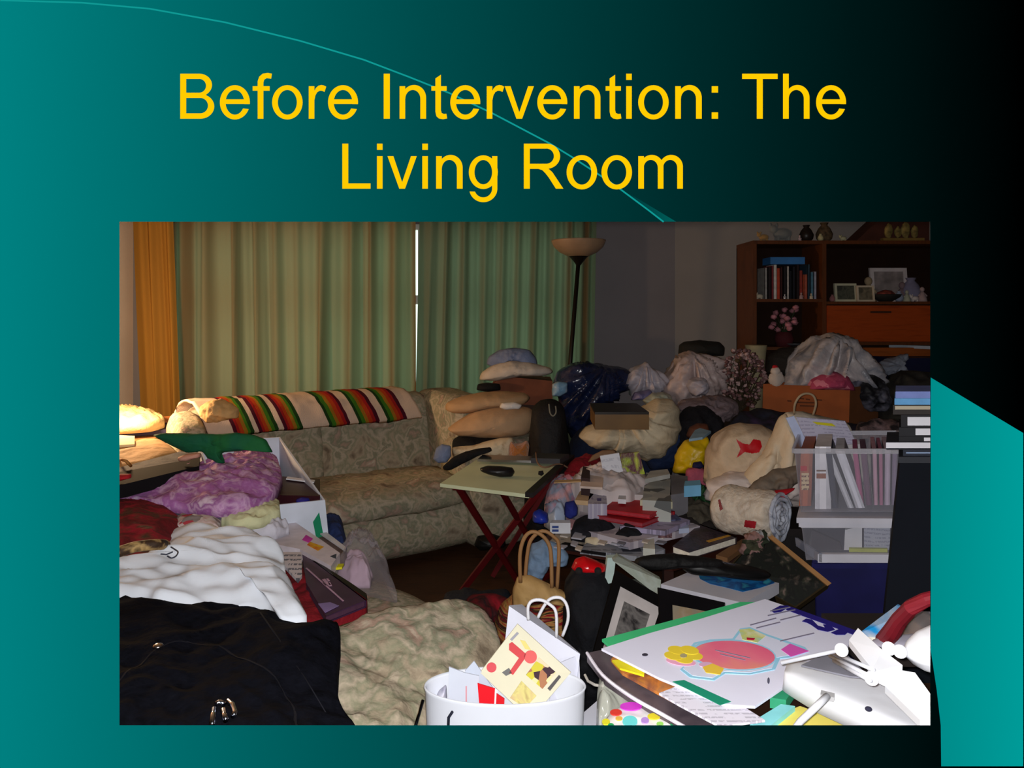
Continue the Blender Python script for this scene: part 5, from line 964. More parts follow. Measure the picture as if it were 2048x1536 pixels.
ups = [((1598, 1622, 898, 1012), (150, 80, 50), 'box', 'orange-brown box with a red spot', 4), ((1630, 1662, 893, 1018), (206, 204, 214), 'binder', 'wide white binder with an orange-brown band', 0), ((1664, 1676, 905, 1016), (40, 44, 60), 'folder', 'dark slate folder beside the white binder', -14), ((1678, 1690, 905, 1016), (176, 176, 186), 'folder', 'grey-white leaning folder, first of the leaning ones', -30), ((1694, 1712, 902, 1016), (190, 190, 202), 'folder', 'pale wide leaning folder with a red spot above', -26), ((1718, 1728, 905, 1012), (150, 70, 110), 'folder', 'thin magenta leaning folder', -14), ((1732, 1744, 905, 1010), (90, 60, 84), 'folder', 'thin plum folder right of the magenta one', -12), ((1748, 1756, 900, 1010), (170, 130, 150), 'folder', 'thin pale pink folder', -3), ((1759, 1766, 902, 1010), (150, 90, 120), 'folder', 'thin dusty rose folder', -1), ((1769, 1780, 900, 1010), (166, 150, 170), 'folder', 'lilac grey folder at the right end', 1), ((1783, 1793, 905, 1010), (110, 96, 120), 'folder', 'dim mauve folder in the right corner', 2)]
for i, ((x0, x1, y0, y1), c, nm, lb, sk) in enumerate(ups):
    D = .02+.012*(i % 2); o = thing(nm if nm != 'box' else 'gift_box', lb+' in the top clear bin', nm, fc.p((x0+x1)/2, y1, D))
    q = [fc.p(x0+(18 if sk < -20 else 0), y1, D), fc.p(x1+(18 if sk < -20 else 0), y1, D), fc.p(x1+(sk*.9 if sk < -5 else sk), y0, D), fc.p(x0+(sk*.9 if sk < -5 else sk), y0, D)]
    G().prism(q, fc.n*.30).out('cover', M(c, .6, .15, 14), o); qq = inset(q, .9); G().prism([Vector(p)-fc.n*.0015 for p in [Vector(q[0]).lerp(Vector(q[1]), .3), Vector(q[0]).lerp(Vector(q[1]), .7), Vector(q[3]).lerp(Vector(q[2]), .7), Vector(q[3]).lerp(Vector(q[2]), .3)]], fc.n*.001).out('spine_strip', M(tuple(min(255, int(v*1.15)) for v in c), .6), o)
    if i == 0:
        G().prism([fc.p(1601, 942, D-.003), fc.p(1614, 942, D-.003), fc.p(1614, 932, D-.003), fc.p(1601, 932, D-.003)], fc.n*.001).out('label_mark', M((180, 20, 30)), o); G().prism([fc.p(1603, 980, D-.003), fc.p(1618, 980, D-.003), fc.p(1618, 946, D-.003), fc.p(1603, 946, D-.003)], fc.n*.001).out('label_mark', MText((200, 176, 140), (90, 40, 30), 4), o)
    if i == 1:
        for (ya, yb_, cc_) in ((940, 943, (110, 80, 60)), (947, 957, (150, 90, 60))): G().prism([fc.p(1633, yb_, D-.003), fc.p(1652, yb_, D-.003), fc.p(1652, ya, D-.003), fc.p(1633, ya, D-.003)], fc.n*.001).out('label_mark', M(cc_), o)
# cabinet and tapes
cab = thing('black_cabinet', 'tall plain black cabinet at the right edge, carrying video tapes', 'cabinet', (1.45, 2.3, 0))
FC = Face(1800, 2.1)
q = [FC.p(1735, 1600), FC.p(2000, 1600), FC.p(2000, 925), FC.p(1800, 925)]
q[0][2] = q[1][2] = 0; G().prism(q, FC.n*.36).out('cabinet_body', M((20, 23, 30), .9, .12, 3, spec=.1), cab)
G().prism([FC.p(1797, 926, -.01), FC.p(2000, 926, -.01), FC.p(2000, 914, -.01), FC.p(1797, 914, -.01)], FC.n*.38).out('top_board', M((26, 30, 40), .6), cab)
def tape(name, lab, cat, x0, x1, y0, y1, D, dep, c, lbl=None, lc=(210, 210, 218)):
    d = D-2.16; t = thing(name, lab, cat, FC.p((x0+x1)/2, y1, d)); q = [FC.p(x0, y1, d), FC.p(x1, y1, d), FC.p(x1, y0, d), FC.p(x0, y0, d)]; G().prism(q, FC.n*dep).out('case', M(c, .6, .1, 20, spec=.2), t)
    if lbl: G().prism([FC.p(lbl[0], lbl[3], d), FC.p(lbl[1], lbl[3], d), FC.p(lbl[1], lbl[2], d), FC.p(lbl[0], lbl[2], d)], -FC.n*.001).out('paper_label', M(lc, .6, .04), t)
    return t
tape('video_tape', 'flat dark tape with thin pale lines, lowest on the black cabinet', 'video tape', 1806, 1950, 900, 913, 2.17, .19, (30, 36, 50), (1812, 1940, 904, 907), (120, 140, 170))
tape('book', 'white-edged book projecting left under the black tapes', 'book', 1772, 1950, 884, 899, 2.18, .2, (36, 40, 50), (1772, 1950, 885, 896))
tape('video_tape', 'black video tape with a short white label at the very edge, third from the top', 'video tape', 1798, 1950, 873, 883, 2.19, .19, (18, 18, 24), (1848, 1930, 875, 882))
tape('video_tape', 'black video tape with a white label, second from the top', 'video tape', 1798, 1950, 855, 872.5, 2.19, .19, (22, 22, 28), (1831, 1930, 857, 870))
tape('video_tape', 'black video tape with the longest white label, topmost black one', 'video tape', 1802, 1950, 830, 854.5, 2.2, .19, (22, 20, 26), (1815, 1930, 834, 851))
tape('book', 'thin cream-edged dark book below the light blue cases', 'book', 1786, 1950, 810, 829, 2.21, .19, (40, 34, 32), (1790, 1940, 812, 819), (170, 160, 140))
tape('disc_case', 'sky blue case, lower of the two blue ones on the tape stack', 'case', 1789, 1950, 797, 809.5, 2.2, .19, (90, 150, 200))
tape('disc_case', 'periwinkle blue case, topmost on the tape stack', 'case', 1791, 1950, 783, 796.5, 2.2, .19, (110, 126, 186))
# ---------------------------------------------------------------- frames and books in front of the coffee table
bbx = thing('storage_box', 'black storage box on the floor with faint worn lettering on its side', 'box', (.65, 2.4, 0))
q = dpx([(1320, 1172), (1490, 1212), (1575, 1176), (1405, 1140)], .37); G().prism(q, (0, 0, -.37)).out('box_body', M((14, 12, 11), .9, .1, spec=.05), bbx)
e = (q[1]) if False else None
A0, A1 = Vector(q[0]), Vector(q[1]); up_ = Vector((0, 0, -1)); nrm = (A1-A0).cross(Vector((0, 0, 1))).normalized(); nrm = nrm if nrm[1] < 0 else -nrm
def side(u, v): return A0.lerp(A1, u)+up_*v+nrm*.001
g = G()
for i, (w_, h_) in enumerate([(.03, .012), (.02, .008), (.02, .008), (.015, .012), (.012, .016), (.02, .014), (.014, .018)]):
    u0 = .36+i*.036; g.prism([side(u0, .075+i*.002), side(u0+w_, .077+i*.002), side(u0+w_, .077+h_+i*.002), side(u0, .075+h_+i*.002)], nrm*.0008)
g.out('lettering', M((70, 62, 50), .5, .3, 60), bbx)
wbx = slab('white_box', 'white flat box with a blue swirl on top, resting on the black storage box', 'box', [(1322, 1168), (1488, 1206), (1558, 1166), (1400, 1134)], .41, .04, M((206, 206, 218), .5, .04))
decal(dpx([(1396, 1146), (1420, 1143), (1480, 1148), (1535, 1156), (1550, 1166), (1520, 1176), (1485, 1184), (1455, 1176), (1420, 1168), (1400, 1158)], .41), MBlotch([(14, 90, 170), (30, 130, 206), (14, 70, 140), (60, 170, 200)], 14, .4, bump=0), 'printed_swirl', wbx)
def frame4(name, lab, cs, bw, bm_, pic, depth=(0, .025, -.01), mat_=None, cat='picture frame'):
    f = thing(name, lab, cat, cs[0]); c = [Vector(p) for p in cs]; g = G()
    def at(u, v): return c[0].lerp(c[1], u).lerp(c[3].lerp(c[2], u), v)
    for (u0, u1, v0, v1) in ((0, 1, 0, bw), (0, 1, 1-bw, 1), (0, bw, bw, 1-bw), (1-bw, 1, bw, 1-bw)): g.prism([at(u0, v0), at(u1, v0), at(u1, v1), at(u0, v1)], depth)
    g.out('frame_border', bm_, f); k = bw
    if mat_:
        G().prism([at(bw, bw)+Vector(depth)*.3, at(1-bw, bw)+Vector(depth)*.3, at(1-bw, 1-bw)+Vector(depth)*.3, at(bw, 1-bw)+Vector(depth)*.3], Vector(depth)*.2).out('mount', mat_, f); k = bw+.13
        G().prism([at(k, k)+Vector(depth)*.25, at(1-k, k)+Vector(depth)*.25, at(1-k, 1-k)+Vector(depth)*.25, at(k, 1-k)+Vector(depth)*.25], Vector(depth)*.1).out('picture', pic, f)
    else: G().prism([at(bw, bw)+Vector(depth)*.3, at(1-bw, bw)+Vector(depth)*.3, at(1-bw, 1-bw)+Vector(depth)*.3, at(bw, 1-bw)+Vector(depth)*.3], Vector(depth)*.2).out('picture', pic, f)
    return f
frame4('picture_frame', 'black picture frame with wide white mount and grey photograph, left of the black box', [P(1180, 1330, 2.1), P(1290, 1360, 2.1), P(1345, 1205, 2.3), P(1232, 1140, 2.34)], .14, M((14, 12, 12), .9, spec=.05), MBlotch([(60, 58, 58), (110, 106, 104), (36, 34, 36), (150, 144, 142)], 16, .4, bump=0), mat_=M((190, 182, 180), .5))
frame4('picture_frame', 'black frame with a small brownish picture, right of the white-mounted one', [P(1325, 1330, 2.05), P(1440, 1330, 2.05), P(1450, 1205, 2.12), P(1318, 1175, 2.15)], .2, M((12, 10, 12), .9, spec=.05), MBlotch([(150, 140, 130), (120, 100, 70), (90, 100, 96)], 9, .4, bump=0))
fg = thing('box', 'pale green and white open box edge behind the black picture frame', 'box', PZ(1240, 1170, .0))
G().prism([P(1208, 1170, 2.45), P(1215, 1116, 2.5), P(1232, 1115, 2.5), P(1226, 1165, 2.45)], (.0, .03, 0)).out('side_wall', M((170, 190, 186), .5), fg); G().prism([P(1226, 1122, 2.46), P(1236, 1112, 2.5), P(1322, 1160, 2.42), P(1320, 1195, 2.38)], (0, .03, 0)).out('side_wall', MBlotch([(130, 140, 122), (160, 168, 160), (120, 120, 96)], 7, .5), fg)
G().box((.42, 2.62, .2), (.25, .22, .4)).out('box_body', M((80, 88, 84)), fg)
blob('black_tote', 'black fabric tote on the floor between the striped bag and the black frame', 'bag', [(1120, 1420), (1125, 1250), (1130, 1160), (1150, 1125), (1190, 1118), (1220, 1140), (1230, 1200), (1215, 1300), (1200, 1430)], 2.5, .14, M((13, 14, 20), bump=.4), wr=.03, seed=91)
tc_ = thing('toy_car', 'small shiny red toy car on top of the black tote', 'toy', P(1180, 1140, 2.5)); V, Fc = inflate([(1142, 1136), (1150, 1118), (1168, 1112), (1190, 1120), (1212, 1130), (1212, 1140), (1190, 1144), (1160, 1144)], 2.5, .05, wr=.003); obj('body', V, Fc, M((196, 14, 22), .25), tc_, True)
for x in (1158, 1196): G().tube([P(x, 1142, 2.44), P(x, 1142, 2.56)], .013, 12).out('wheel', M((30, 26, 26)), tc_, True)
# black tools on the table edge
blob('umbrella', 'short folded black umbrella lying in front of the coffee-table papers', 'umbrella', [(1266, 1128), (1272, 1116), (1300, 1110), (1350, 1108), (1400, 1112), (1445, 1120), (1450, 1130), (1400, 1134), (1340, 1136), (1290, 1138)], 2.58, .04, M((13, 12, 13), .7, bump=.3), wr=.012, seed=92)
kc = thing('instrument_case', 'long black case with a silver edge lying on the white box', 'case', P(1450, 1150, 2.4)); V, Fc = inflate([(1362, 1136), (1370, 1124), (1410, 1118), (1450, 1124), (1500, 1132), (1530, 1140), (1545, 1150), (1530, 1160), (1480, 1156), (1420, 1148), (1375, 1146)], 2.64, .05, wr=.003); obj('case_body', V, Fc, M((14, 14, 15), .45), kc, True)
G().tube([P(1372, 1123, 2.58), P(1400, 1120, 2.575), P(1440, 1123, 2.575), P(1470, 1130, 2.58)], .0028).out('metal_edge', M((190, 190, 196), .25, 0, metal=1), kc, True)
slab('cloth_strap', 'brown wooden item beside the dark magazine, behind the collage frame', 'wooden item', [(1432, 1110), (1455, 1116), (1500, 1084), (1484, 1078)], .47, .02, M((120, 84, 52)))
cfr = [P(1452, 1140, 2.78), P(1592, 1215, 2.62), P(1660, 1166, 2.6), P(1525, 1056, 2.86)]
cf_ = frame4('collage_frame', 'large dark floral picture with a tan wooden frame, tilted in front of the blue bin', cfr, .02, M((50, 40, 24), .8, spec=.1), MBlotch([(120, 108, 96), (60, 52, 46), (16, 18, 14), (20, 24, 18), (16, 16, 14), (44, 46, 36), (110, 92, 84)], 18, .8, bump=0, dist=.3), depth=(0, .02, -.03))
u_, v_ = Vector(cfr[2]), Vector(cfr[3]); w_ = (Vector(cfr[1])-u_)*.11
G().prism([u_, v_, v_+w_, u_+w_], (0, -.012, .004)).out('frame_edge', M((156, 114, 70), .6, .15, 8), cf_)
blob('dried_flowers', 'small dusty flower sprig at the top corner of the tilted floral picture', 'flowers', [(1478, 1105), (1485, 1080), (1505, 1062), (1528, 1060), (1535, 1078), (1518, 1098), (1495, 1112)], 2.76, .04, MBlotch([(36, 44, 30), (130, 100, 96), (60, 60, 44), (150, 150, 150)], 30, kind='vor'), wr=.05, ws=22, seed=93, n=60, rings=10)
# ---------------------------------------------------------------- striped straw bag, waste basket
sb = thing('striped_bag', 'red, tan and black striped woven bag with long tan leather handles', 'bag', (.05, 2.6, 0))
SM = MBlotch([(150, 110, 60), (26, 16, 12), (150, 20, 30), (170, 130, 70), (30, 18, 14), (120, 14, 28), (176, 140, 84)], 3.2, .9, bump=.5, stretch=(1.2, 1, 14))
V, Fc = inflate([(1000, 1400), (985, 1260), (1000, 1210), (1030, 1180), (1075, 1165), (1130, 1180), (1148, 1230), (1150, 1290), (1140, 1400)], 2.62, .17, wr=.02, seed=95); obj('bag_body', V, Fc, SM, sb, True)
lm = M((150, 110, 70), .6); V, Fc = inflate([(1025, 1215), (1024, 1180), (1035, 1152), (1060, 1150), (1100, 1168), (1136, 1188), (1140, 1210), (1120, 1208), (1080, 1195), (1050, 1190), (1045, 1212)], 2.5, .05, wr=.006); obj('leather_band', V, Fc, MBlotch([(160, 124, 72), (186, 150, 96), (120, 90, 56)], 8, .7), sb, True)
G().tube([P(1041, 1165, 2.46), P(1040, 1110, 2.46), P(1048, 1078, 2.46), P(1062, 1064, 2.46), P(1080, 1068, 2.46), P(1096, 1085, 2.46), P(1102, 1110, 2.46), P(1104, 1175, 2.46)], .007).out('handle', lm, sb, True)
G().tube([P(1050, 1165, 2.56), P(1054, 1115, 2.56), P(1062, 1080, 2.56), P(1085, 1062, 2.56), P(1108, 1074, 2.56), P(1118, 1095, 2.56), P(1114, 1180, 2.56)], .007).out('handle', lm, sb, True)
blob('red_scarf', 'red and black knitted scarf on the floor behind the floral bolster', 'scarf', [(925, 1205), (940, 1190), (975, 1185), (1000, 1195), (1020, 1205), (1022, 1230), (1000, 1245), (970, 1225)], 2.75, .1, MBlotch([(130, 10, 26), (24, 12, 14), (150, 20, 36), (20, 20, 26)], 6), wr=.03, seed=96)
blob('black_cloth', 'dark slate garment on the floor under the tray table legs', 'clothing', [(885, 1200), (892, 1185), (930, 1178), (985, 1182), (1015, 1180), (1030, 1200), (1000, 1225), (940, 1225)], 3.35, .1, M((20, 24, 34), bump=.3), wr=.03, seed=97)
blob('cloth', 'pale blue jeans-like cloth hanging behind the tan bag handles', 'cloth', [(1048, 1160), (1055, 1110), (1062, 1088), (1085, 1078), (1120, 1090), (1140, 1110), (1135, 1130), (1105, 1125), (1080, 1165)], 2.88, .06, M((120, 146, 176), bump=.3), wr=.03, seed=98)
blob('shoe', 'black shoe under the crossing of the tray table legs', 'shoe', [(948, 1090), (955, 1072), (985, 1068), (1010, 1075), (1012, 1092), (985, 1098), (960, 1100)], 3.95, .06, M((12, 11, 12), .5), wr=.006)
wk = thing('waste_basket', 'white rounded waste basket full of papers with a wire handle', 'basket', (-.02, 1.6, 0))
cB = Vector(PZ(985, 1400, .56)); cB = Vector((-.0148, 1.48, 0)); rx_, ry_, zt2 = .169, .075, .656
V = []; nn = 56
for (z_, s_) in ((0, .74), (.1, .78), (.3, .88), (.55, .975), (zt2-.006, 1.0), (zt2, 1.015), (zt2+.003, 1.0), (zt2-.004, .985), (.55, .95), (.3, .86), (.02, .72)):
    for k_ in range(nn): a_ = 2*math.pi*k_/nn; V.append((cB[0]+rx_*s_*math.cos(a_), cB[1]+ry_*s_*math.sin(a_), z_))
Fc = [(i*nn+k_, i*nn+(k_+1) % nn, (i+1)*nn+(k_+1) % nn, (i+1)*nn+k_) for i in range(10) for k_ in range(nn)]+[tuple(range(nn-1, -1, -1)), tuple(10*nn+k_ for k_ in range(nn))]
obj('basket_body', V, Fc, M((206, 210, 220), .6, .02), wk, True)
G().tube([(cB[0]-rx_-.002, cB[1]-.02, zt2-.02), (cB[0]-rx_-.012, cB[1]-.06, zt2-.05), (cB[0]-rx_-.01, cB[1]-.1, zt2-.12), (cB[0]-rx_+.03, cB[1]-.15, zt2-.2)], .0035).out('wire_handle', M((30, 30, 34), .3, 0, metal=1), wk, True)
G().tube([(cB[0]-.106, cB[1]-.062, .636), (cB[0]-.114, cB[1]-.058, .622), (cB[0]-.115, cB[1]-.057, .60)], .003).out('printed_mark', M((20, 24, 40)), wk, True)
wp = thing('paper_bag', 'white paper bag with two white twisted handles standing in the waste basket', 'bag', (.06, 1.52, .03))
def bq(a_, b_, c_, d_): return [Vector(P(*a_)), Vector(P(*b_)), Vector(P(*c_)), Vector(P(*d_))]
g = G(); g.prism(bq((1003, 1345, 1.60), (1145, 1440, 1.56), (1160, 1308, 1.58), (1018, 1212, 1.64)), (0, .003, 0)); g.prism(bq((1018, 1212, 1.64), (1160, 1308, 1.58), (1140, 1290, 1.66), (1044, 1210, 1.70)), (0, .004, 0))
g.prism(bq((1145, 1440, 1.56), (1100, 1520, 1.50), (1140, 1500, 1.50), (1160, 1308, 1.58)), (0, .004, 0)); g.prism(bq((1090, 1460, 1.5), (1165, 1470, 1.53), (1158, 1310, 1.585), (1110, 1330, 1.555)), (0, .003, 0)); g.out('bag_body', M((196, 198, 212), .6, .05, 6, bump=.15, bscale=10), wp)
hw = M((200, 200, 206), .6)
G().tube([P(1057, 1240, 1.6), P(1056, 1215, 1.6), P(1064, 1202, 1.6), P(1082, 1200, 1.6), P(1098, 1208, 1.6), P(1112, 1225, 1.6), P(1113, 1275, 1.6)], .0038).out('handle', hw, wp, True)
G().tube([P(1076, 1235, 1.64), P(1088, 1212, 1.64), P(1102, 1197, 1.64), P(1122, 1196, 1.64), P(1134, 1212, 1.64), P(1136, 1240, 1.64), P(1125, 1272, 1.64)], .0038).out('handle', hw, wp, True)
fly = thing('flyer', 'cream coupon flyer with red shapes leaning against the white paper bag', 'flyer', P(1050, 1400, 1.5))
fq = bq((960, 1345, 1.52), (1060, 1440, 1.46), (1142, 1345, 1.52), (1035, 1248, 1.58)); G().prism(fq, (0, .003, 0)).out('sheet', M((200, 196, 172), .6, .03), fly)
def ft(u, v, o=.0012): return fq[0].lerp(fq[1], u).lerp(fq[3].lerp(fq[2], u), v)-Vector((0, o, 0))
def fpx(name, pl, c):
    out = []
    n_ = (fq[1]-fq[0]).cross(fq[3]-fq[0])
    for x, y in pl:
        d = Vector(((x-CX)/F, 1, -(y-HZ)/F)); o_ = Vector((0, 0, H)); t = (fq[0]-o_).dot(n_)/d.dot(n_); out.append(o_+d*(t-.0016))
    G().prism(out, (0, .0008, 0)).out(name, c if not isinstance(c, tuple) else M(c, .5, 0), fly)
fpx('printed_picture', [(1018, 1288), (1024, 1284), (1052, 1308), (1048, 1320), (1026, 1350), (1018, 1345), (1038, 1316), (1018, 1300)], (186, 50, 56))
el = lambda cx, cy, r, q_=1: [(cx+r*math.cos(t), cy+r*q_*math.sin(t)) for t in [2*math.pi*i/20 for i in range(20)]]
fpx('printed_picture', el(1061, 1314, 13), (200, 80, 80)); fpx('printed_picture', el(983, 1335, 10), (190, 60, 70)); fpx('printed_picture', [(1040, 1280), (1050, 1282), (1062, 1300), (1050, 1298)], (206, 190, 110))
fpx('printed_picture', [(1078, 1315), (1112, 1345), (1085, 1378), (1052, 1350)], MBlotch([(210, 200, 150), (160, 110, 80), (190, 180, 60), (60, 40, 50), (210, 190, 160)], 60, kind='vor', bump=0)); fpx('printed_text', [(1118, 1350), (1122, 1354), (1100, 1382), (1095, 1377)], (60, 56, 60)); fpx('printed_text', [(1034, 1264), (1038, 1267), (1024, 1282), (1020, 1279)], (140, 140, 150))
fpx('printed_picture', [(1043, 1362), (1073, 1392), (1050, 1416), (1020, 1396)], MBlotch([(180, 140, 120), (200, 190, 120), (120, 70, 60)], 30, bump=0)); fpx('printed_text', [(1004, 1345), (1018, 1336), (1024, 1346), (1012, 1352)], (90, 90, 90))
def env(name, lab, q, D, c, par=None): return tag(G().prism([P(x, y, D) for x, y in q], (0, .003, 0)).out(name, M(c, .5, .04)), lab, 'envelope')
e1_ = env('envelope', 'tall white envelope at the left in the waste basket', [(897, 1440), (960, 1440), (958, 1352), (930, 1346), (898, 1334)], 1.50, (192, 198, 212))
G().prism([P(931, 1412, 1.499), P(934, 1412, 1.499), P(934, 1372, 1.499), P(931, 1372, 1.499)], (0, -.0006, 0)).out('printed_stripe', M((206, 150, 160), .6), e1_)
env('envelope', 'white envelope with its corner up, behind the red envelopes', [(935, 1440), (1010, 1440), (985, 1375), (948, 1322), (930, 1342)], 1.52, (184, 192, 208))
env('envelope', 'red envelope, taller and left of the two red ones', [(961, 1440), (988, 1440), (991, 1378), (955, 1367)], 1.49, (214, 20, 34))
env('envelope', 'red envelope, shorter and right of the two red ones', [(990, 1440), (1007, 1440), (1009, 1398), (993, 1387)], 1.485, (206, 24, 36))
env('envelope', 'white envelope edge between the two red ones', [(987, 1440), (992, 1440), (995, 1380), (990, 1377)], 1.488, (235, 225, 230))
blob('plastic_wrap', 'crumpled clear wrap with a blue band in the left of the waste basket', 'wrapper', [(862, 1425), (866, 1400), (878, 1378), (893, 1368), (896, 1425)], 1.50, .03, MBlotch([(214, 210, 226), (190, 190, 206), (90, 90, 140)], 20, .3), wr=.015, seed=99, n=50, rings=8)
blob('wrapper', 'small orange-pink wrapper at the rim of the waste basket', 'wrapper', [(872, 1412), (878, 1402), (898, 1402), (908, 1412), (898, 1418)], 1.47, .015, M((206, 130, 100)), wr=.005, n=36, rings=6)
# ---------------------------------------------------------------- near right table with papers
nt_ = thing('side_table', 'small dark table at the bottom right under the poster sheets', 'table', (.75, 1.3, 0))
G().box((.76, 1.26, .63), (.86, .5, .03)).out('tabletop', M((46, 28, 18), .5), nt_)
for sx in (-1, 1):
    for sy in (-1, 1): G().box((.76+sx*.39, 1.26+sy*.21, .3075), (.04, .04, .615)).out('leg', M((42, 26, 18)), nt_)
WP = (222, 222, 240)
slab('paper_sheet', 'yellow-orange printed sheet peeking out left under the poster', 'paper', [(1222, 1318), (1245, 1345), (1345, 1400), (1400, 1372), (1330, 1300), (1240, 1300)], .705, .006, MBlotch([(170, 120, 90), (130, 76, 60), (206, 130, 60), (150, 110, 80)], 16, .4, bump=0))
slab('magazine', 'dark-edged magazine under the poster, its white rim sweeping along the left', 'magazine', [(1174, 1306), (1210, 1352), (1300, 1412), (1395, 1470), (1480, 1440), (1400, 1330), (1220, 1296)], .69, .02, MBlotch([(70, 60, 66), (96, 84, 90), (54, 46, 54)], 8, .35, bump=0))
g = G().tube([PZ(1174, 1306, .694), PZ(1205, 1350, .694), PZ(1260, 1392, .694), PZ(1320, 1426, .694), PZ(1390, 1466, .694)], .0035, 6); tag(g.out('paper_edge', M((226, 220, 232), .5)), 'thin white curled page edge along the dark magazine', 'page')
slab('card', 'bright yellow card under the left edge of the poster', 'card', [(1224, 1320), (1240, 1336), (1288, 1350), (1290, 1338), (1250, 1318)], .713, .004, M((220, 206, 30)))
slab('letter', 'typed white letter below the green bar at the bottom of the pile', 'letter', [(1318, 1386), (1360, 1410), (1440, 1452), (1530, 1440), (1450, 1390), (1370, 1366)], .714, .004, MText((222, 218, 232), (186, 182, 196), 12))
slab('folder', 'green folder under the poster sheet, its long edge facing the black box', 'folder', [(1204, 1278), (1220, 1292), (1560, 1212), (1545, 1204), (1480, 1204)], .708, .006, M((66, 190, 124), .6, .04))
ps = slab('poster', 'large white poster sheet with a pink oval and yellow flower on the near right pile', 'poster', [(1203, 1297), (1300, 1266), (1400, 1238), (1530, 1198), (1620, 1228), (1712, 1262), (1692, 1300), (1580, 1336), (1565, 1375), (1510, 1412), (1450, 1408), (1320, 1356)], .72, .005, M(WP, .55, .02, 4))
zp = .72; PS = lambda nm, q, c, h=.0: decal(dpx(q, zp+h), c if not isinstance(c, tuple) else M(c, .5, 0), nm, ps)
PS('printed_outline', [(1376, 1300), (1388, 1286), (1420, 1280), (1465, 1278), (1480, 1258), (1500, 1255), (1530, 1268), (1610, 1295), (1618, 1304), (1580, 1316), (1560, 1318), (1550, 1340), (1500, 1350), (1450, 1348), (1428, 1362), (1380, 1356), (1360, 1340), (1375, 1325)], (150, 206, 232))
PS('printed_field', [(1381, 1301), (1392, 1289), (1421, 1284), (1468, 1282), (1484, 1261), (1500, 1258), (1528, 1271), (1602, 1297), (1606, 1303), (1576, 1312), (1553, 1316), (1544, 1337), (1500, 1346), (1448, 1344), (1425, 1357), (1385, 1352), (1366, 1338), (1380, 1325)], (214, 218, 238), .0005)
def ellm(cx, cy, rx, ry, rot=0): r = math.radians(rot); return [(cx+rx*math.cos(t)*math.cos(r)-ry*math.sin(t)*math.sin(r), cy+rx*math.cos(t)*math.sin(r)+ry*math.sin(t)*math.cos(r)) for t in [2*math.pi*i/30 for i in range(30)]]
PK = MBlotch([(226, 90, 130), (230, 120, 140), (228, 160, 110)], 5, .5, bump=0)
PS('printed_oval', ellm(1466, 1311, 87, 31, 4), (150, 206, 232), .0007); PS('printed_oval', ellm(1468, 1311, 82, 28, 4), PK, .001)
PS('printed_picture', [(1478, 1260), (1500, 1258), (1532, 1272), (1515, 1286), (1485, 1280)], MBlotch([(226, 226, 206), (200, 206, 120), (150, 200, 200)], 20, .5, bump=0), .0012); PS('printed_picture', [(1493, 1276), (1510, 1277), (1508, 1281), (1494, 1280)], (180, 40, 60), .002)
PS('printed_picture', [(1562, 1300), (1580, 1288), (1618, 1303), (1582, 1314)], (216, 90, 180), .0012)
for i in range(5):
    a_ = 2*math.pi*i/5+.3; PS('printed_flower', ellm(1367+21*math.cos(a_), 1309+10*math.sin(a_), 19, 8, 10), (232, 206, 60), .0014+.0003*i)
PS('printed_flower', ellm(1362, 1324, 30, 8, 8), (236, 170, 200), .0009); PS('printed_flower', ellm(1367, 1312, 7, 4), (170, 160, 120), .0035)
PS('printed_flower', [(1405, 1335), (1425, 1328), (1448, 1338), (1440, 1350), (1412, 1346)], (232, 196, 70), .002); PS('printed_flower', ellm(1412, 1330, 14, 5), (214, 170, 200), .0018)
PS('printed_bar', [(1345, 1364), (1368, 1361), (1462, 1404), (1440, 1411)], (30, 140, 110), .001)
for (a0, b0, a1, b1) in ((1500, 1250, 1552, 1236), (1512, 1256, 1560, 1244), (1560, 1282, 1628, 1266), (1540, 1222, 1580, 1214), (1535, 1231, 1590, 1219), (1560, 1240, 1600, 1230), (1430, 1300, 1500, 1316), (1440, 1308, 1490, 1320)): PS('printed_text', [(a0, b0), (a1, b1), (a1+1, b1+1.6), (a0+1, b0+1.6)], (120, 116, 136), .0018)
nv = (34, 26, 120)
PS('printed_numeral', [(1542, 1222), (1560, 1212), (1575, 1212), (1572, 1218), (1562, 1224), (1548, 1226)], nv, .001); PS('printed_numeral', [(1575, 1212), (1620, 1228), (1690, 1254), (1712, 1262), (1706, 1270), (1660, 1252), (1615, 1236), (1572, 1220)], nv, .001)
PS('printed_numeral', [(1604, 1243), (1612, 1238), (1624, 1240), (1636, 1252), (1650, 1256), (1646, 1250), (1660, 1250), (1670, 1260), (1655, 1264), (1636, 1260), (1622, 1250), (1614, 1246)], nv, .0014); PS('printed_numeral', [(1662, 1266), (1680, 1258), (1700, 1262), (1690, 1270), (1672, 1270)], nv, .0014)
PS('punch_hole', ellm(1290, 1310, 6, 2.6), (60, 56, 70), .001); PS('punch_hole', ellm(1537, 1362, 2.5, 6), (90, 90, 110), .001)
slab('notebook', 'teal green notebook under the right corner of the poster', 'notebook', [(1540, 1395), (1572, 1400), (1600, 1360), (1572, 1330)], .705, .02, M((50, 150, 110), .6))
slab('sheet', 'bright cyan sheet edge in front of the white lamp', 'paper', [(1500, 1446), (1530, 1460), (1590, 1412), (1562, 1408)], .70, .012, M((140, 220, 226)))
slab('folder', 'pale yellow folder at the bottom edge under the white lamp', 'folder', [(1515, 1470), (1540, 1436), (1600, 1412), (1710, 1450), (1700, 1520), (1540, 1520)], .69, .012, M((236, 220, 110), .6, .04))
PBG = thing('gift_bag', 'glossy gift bag with coloured polka dots at the bottom edge', 'bag', PZ(1280, 1440, .62))
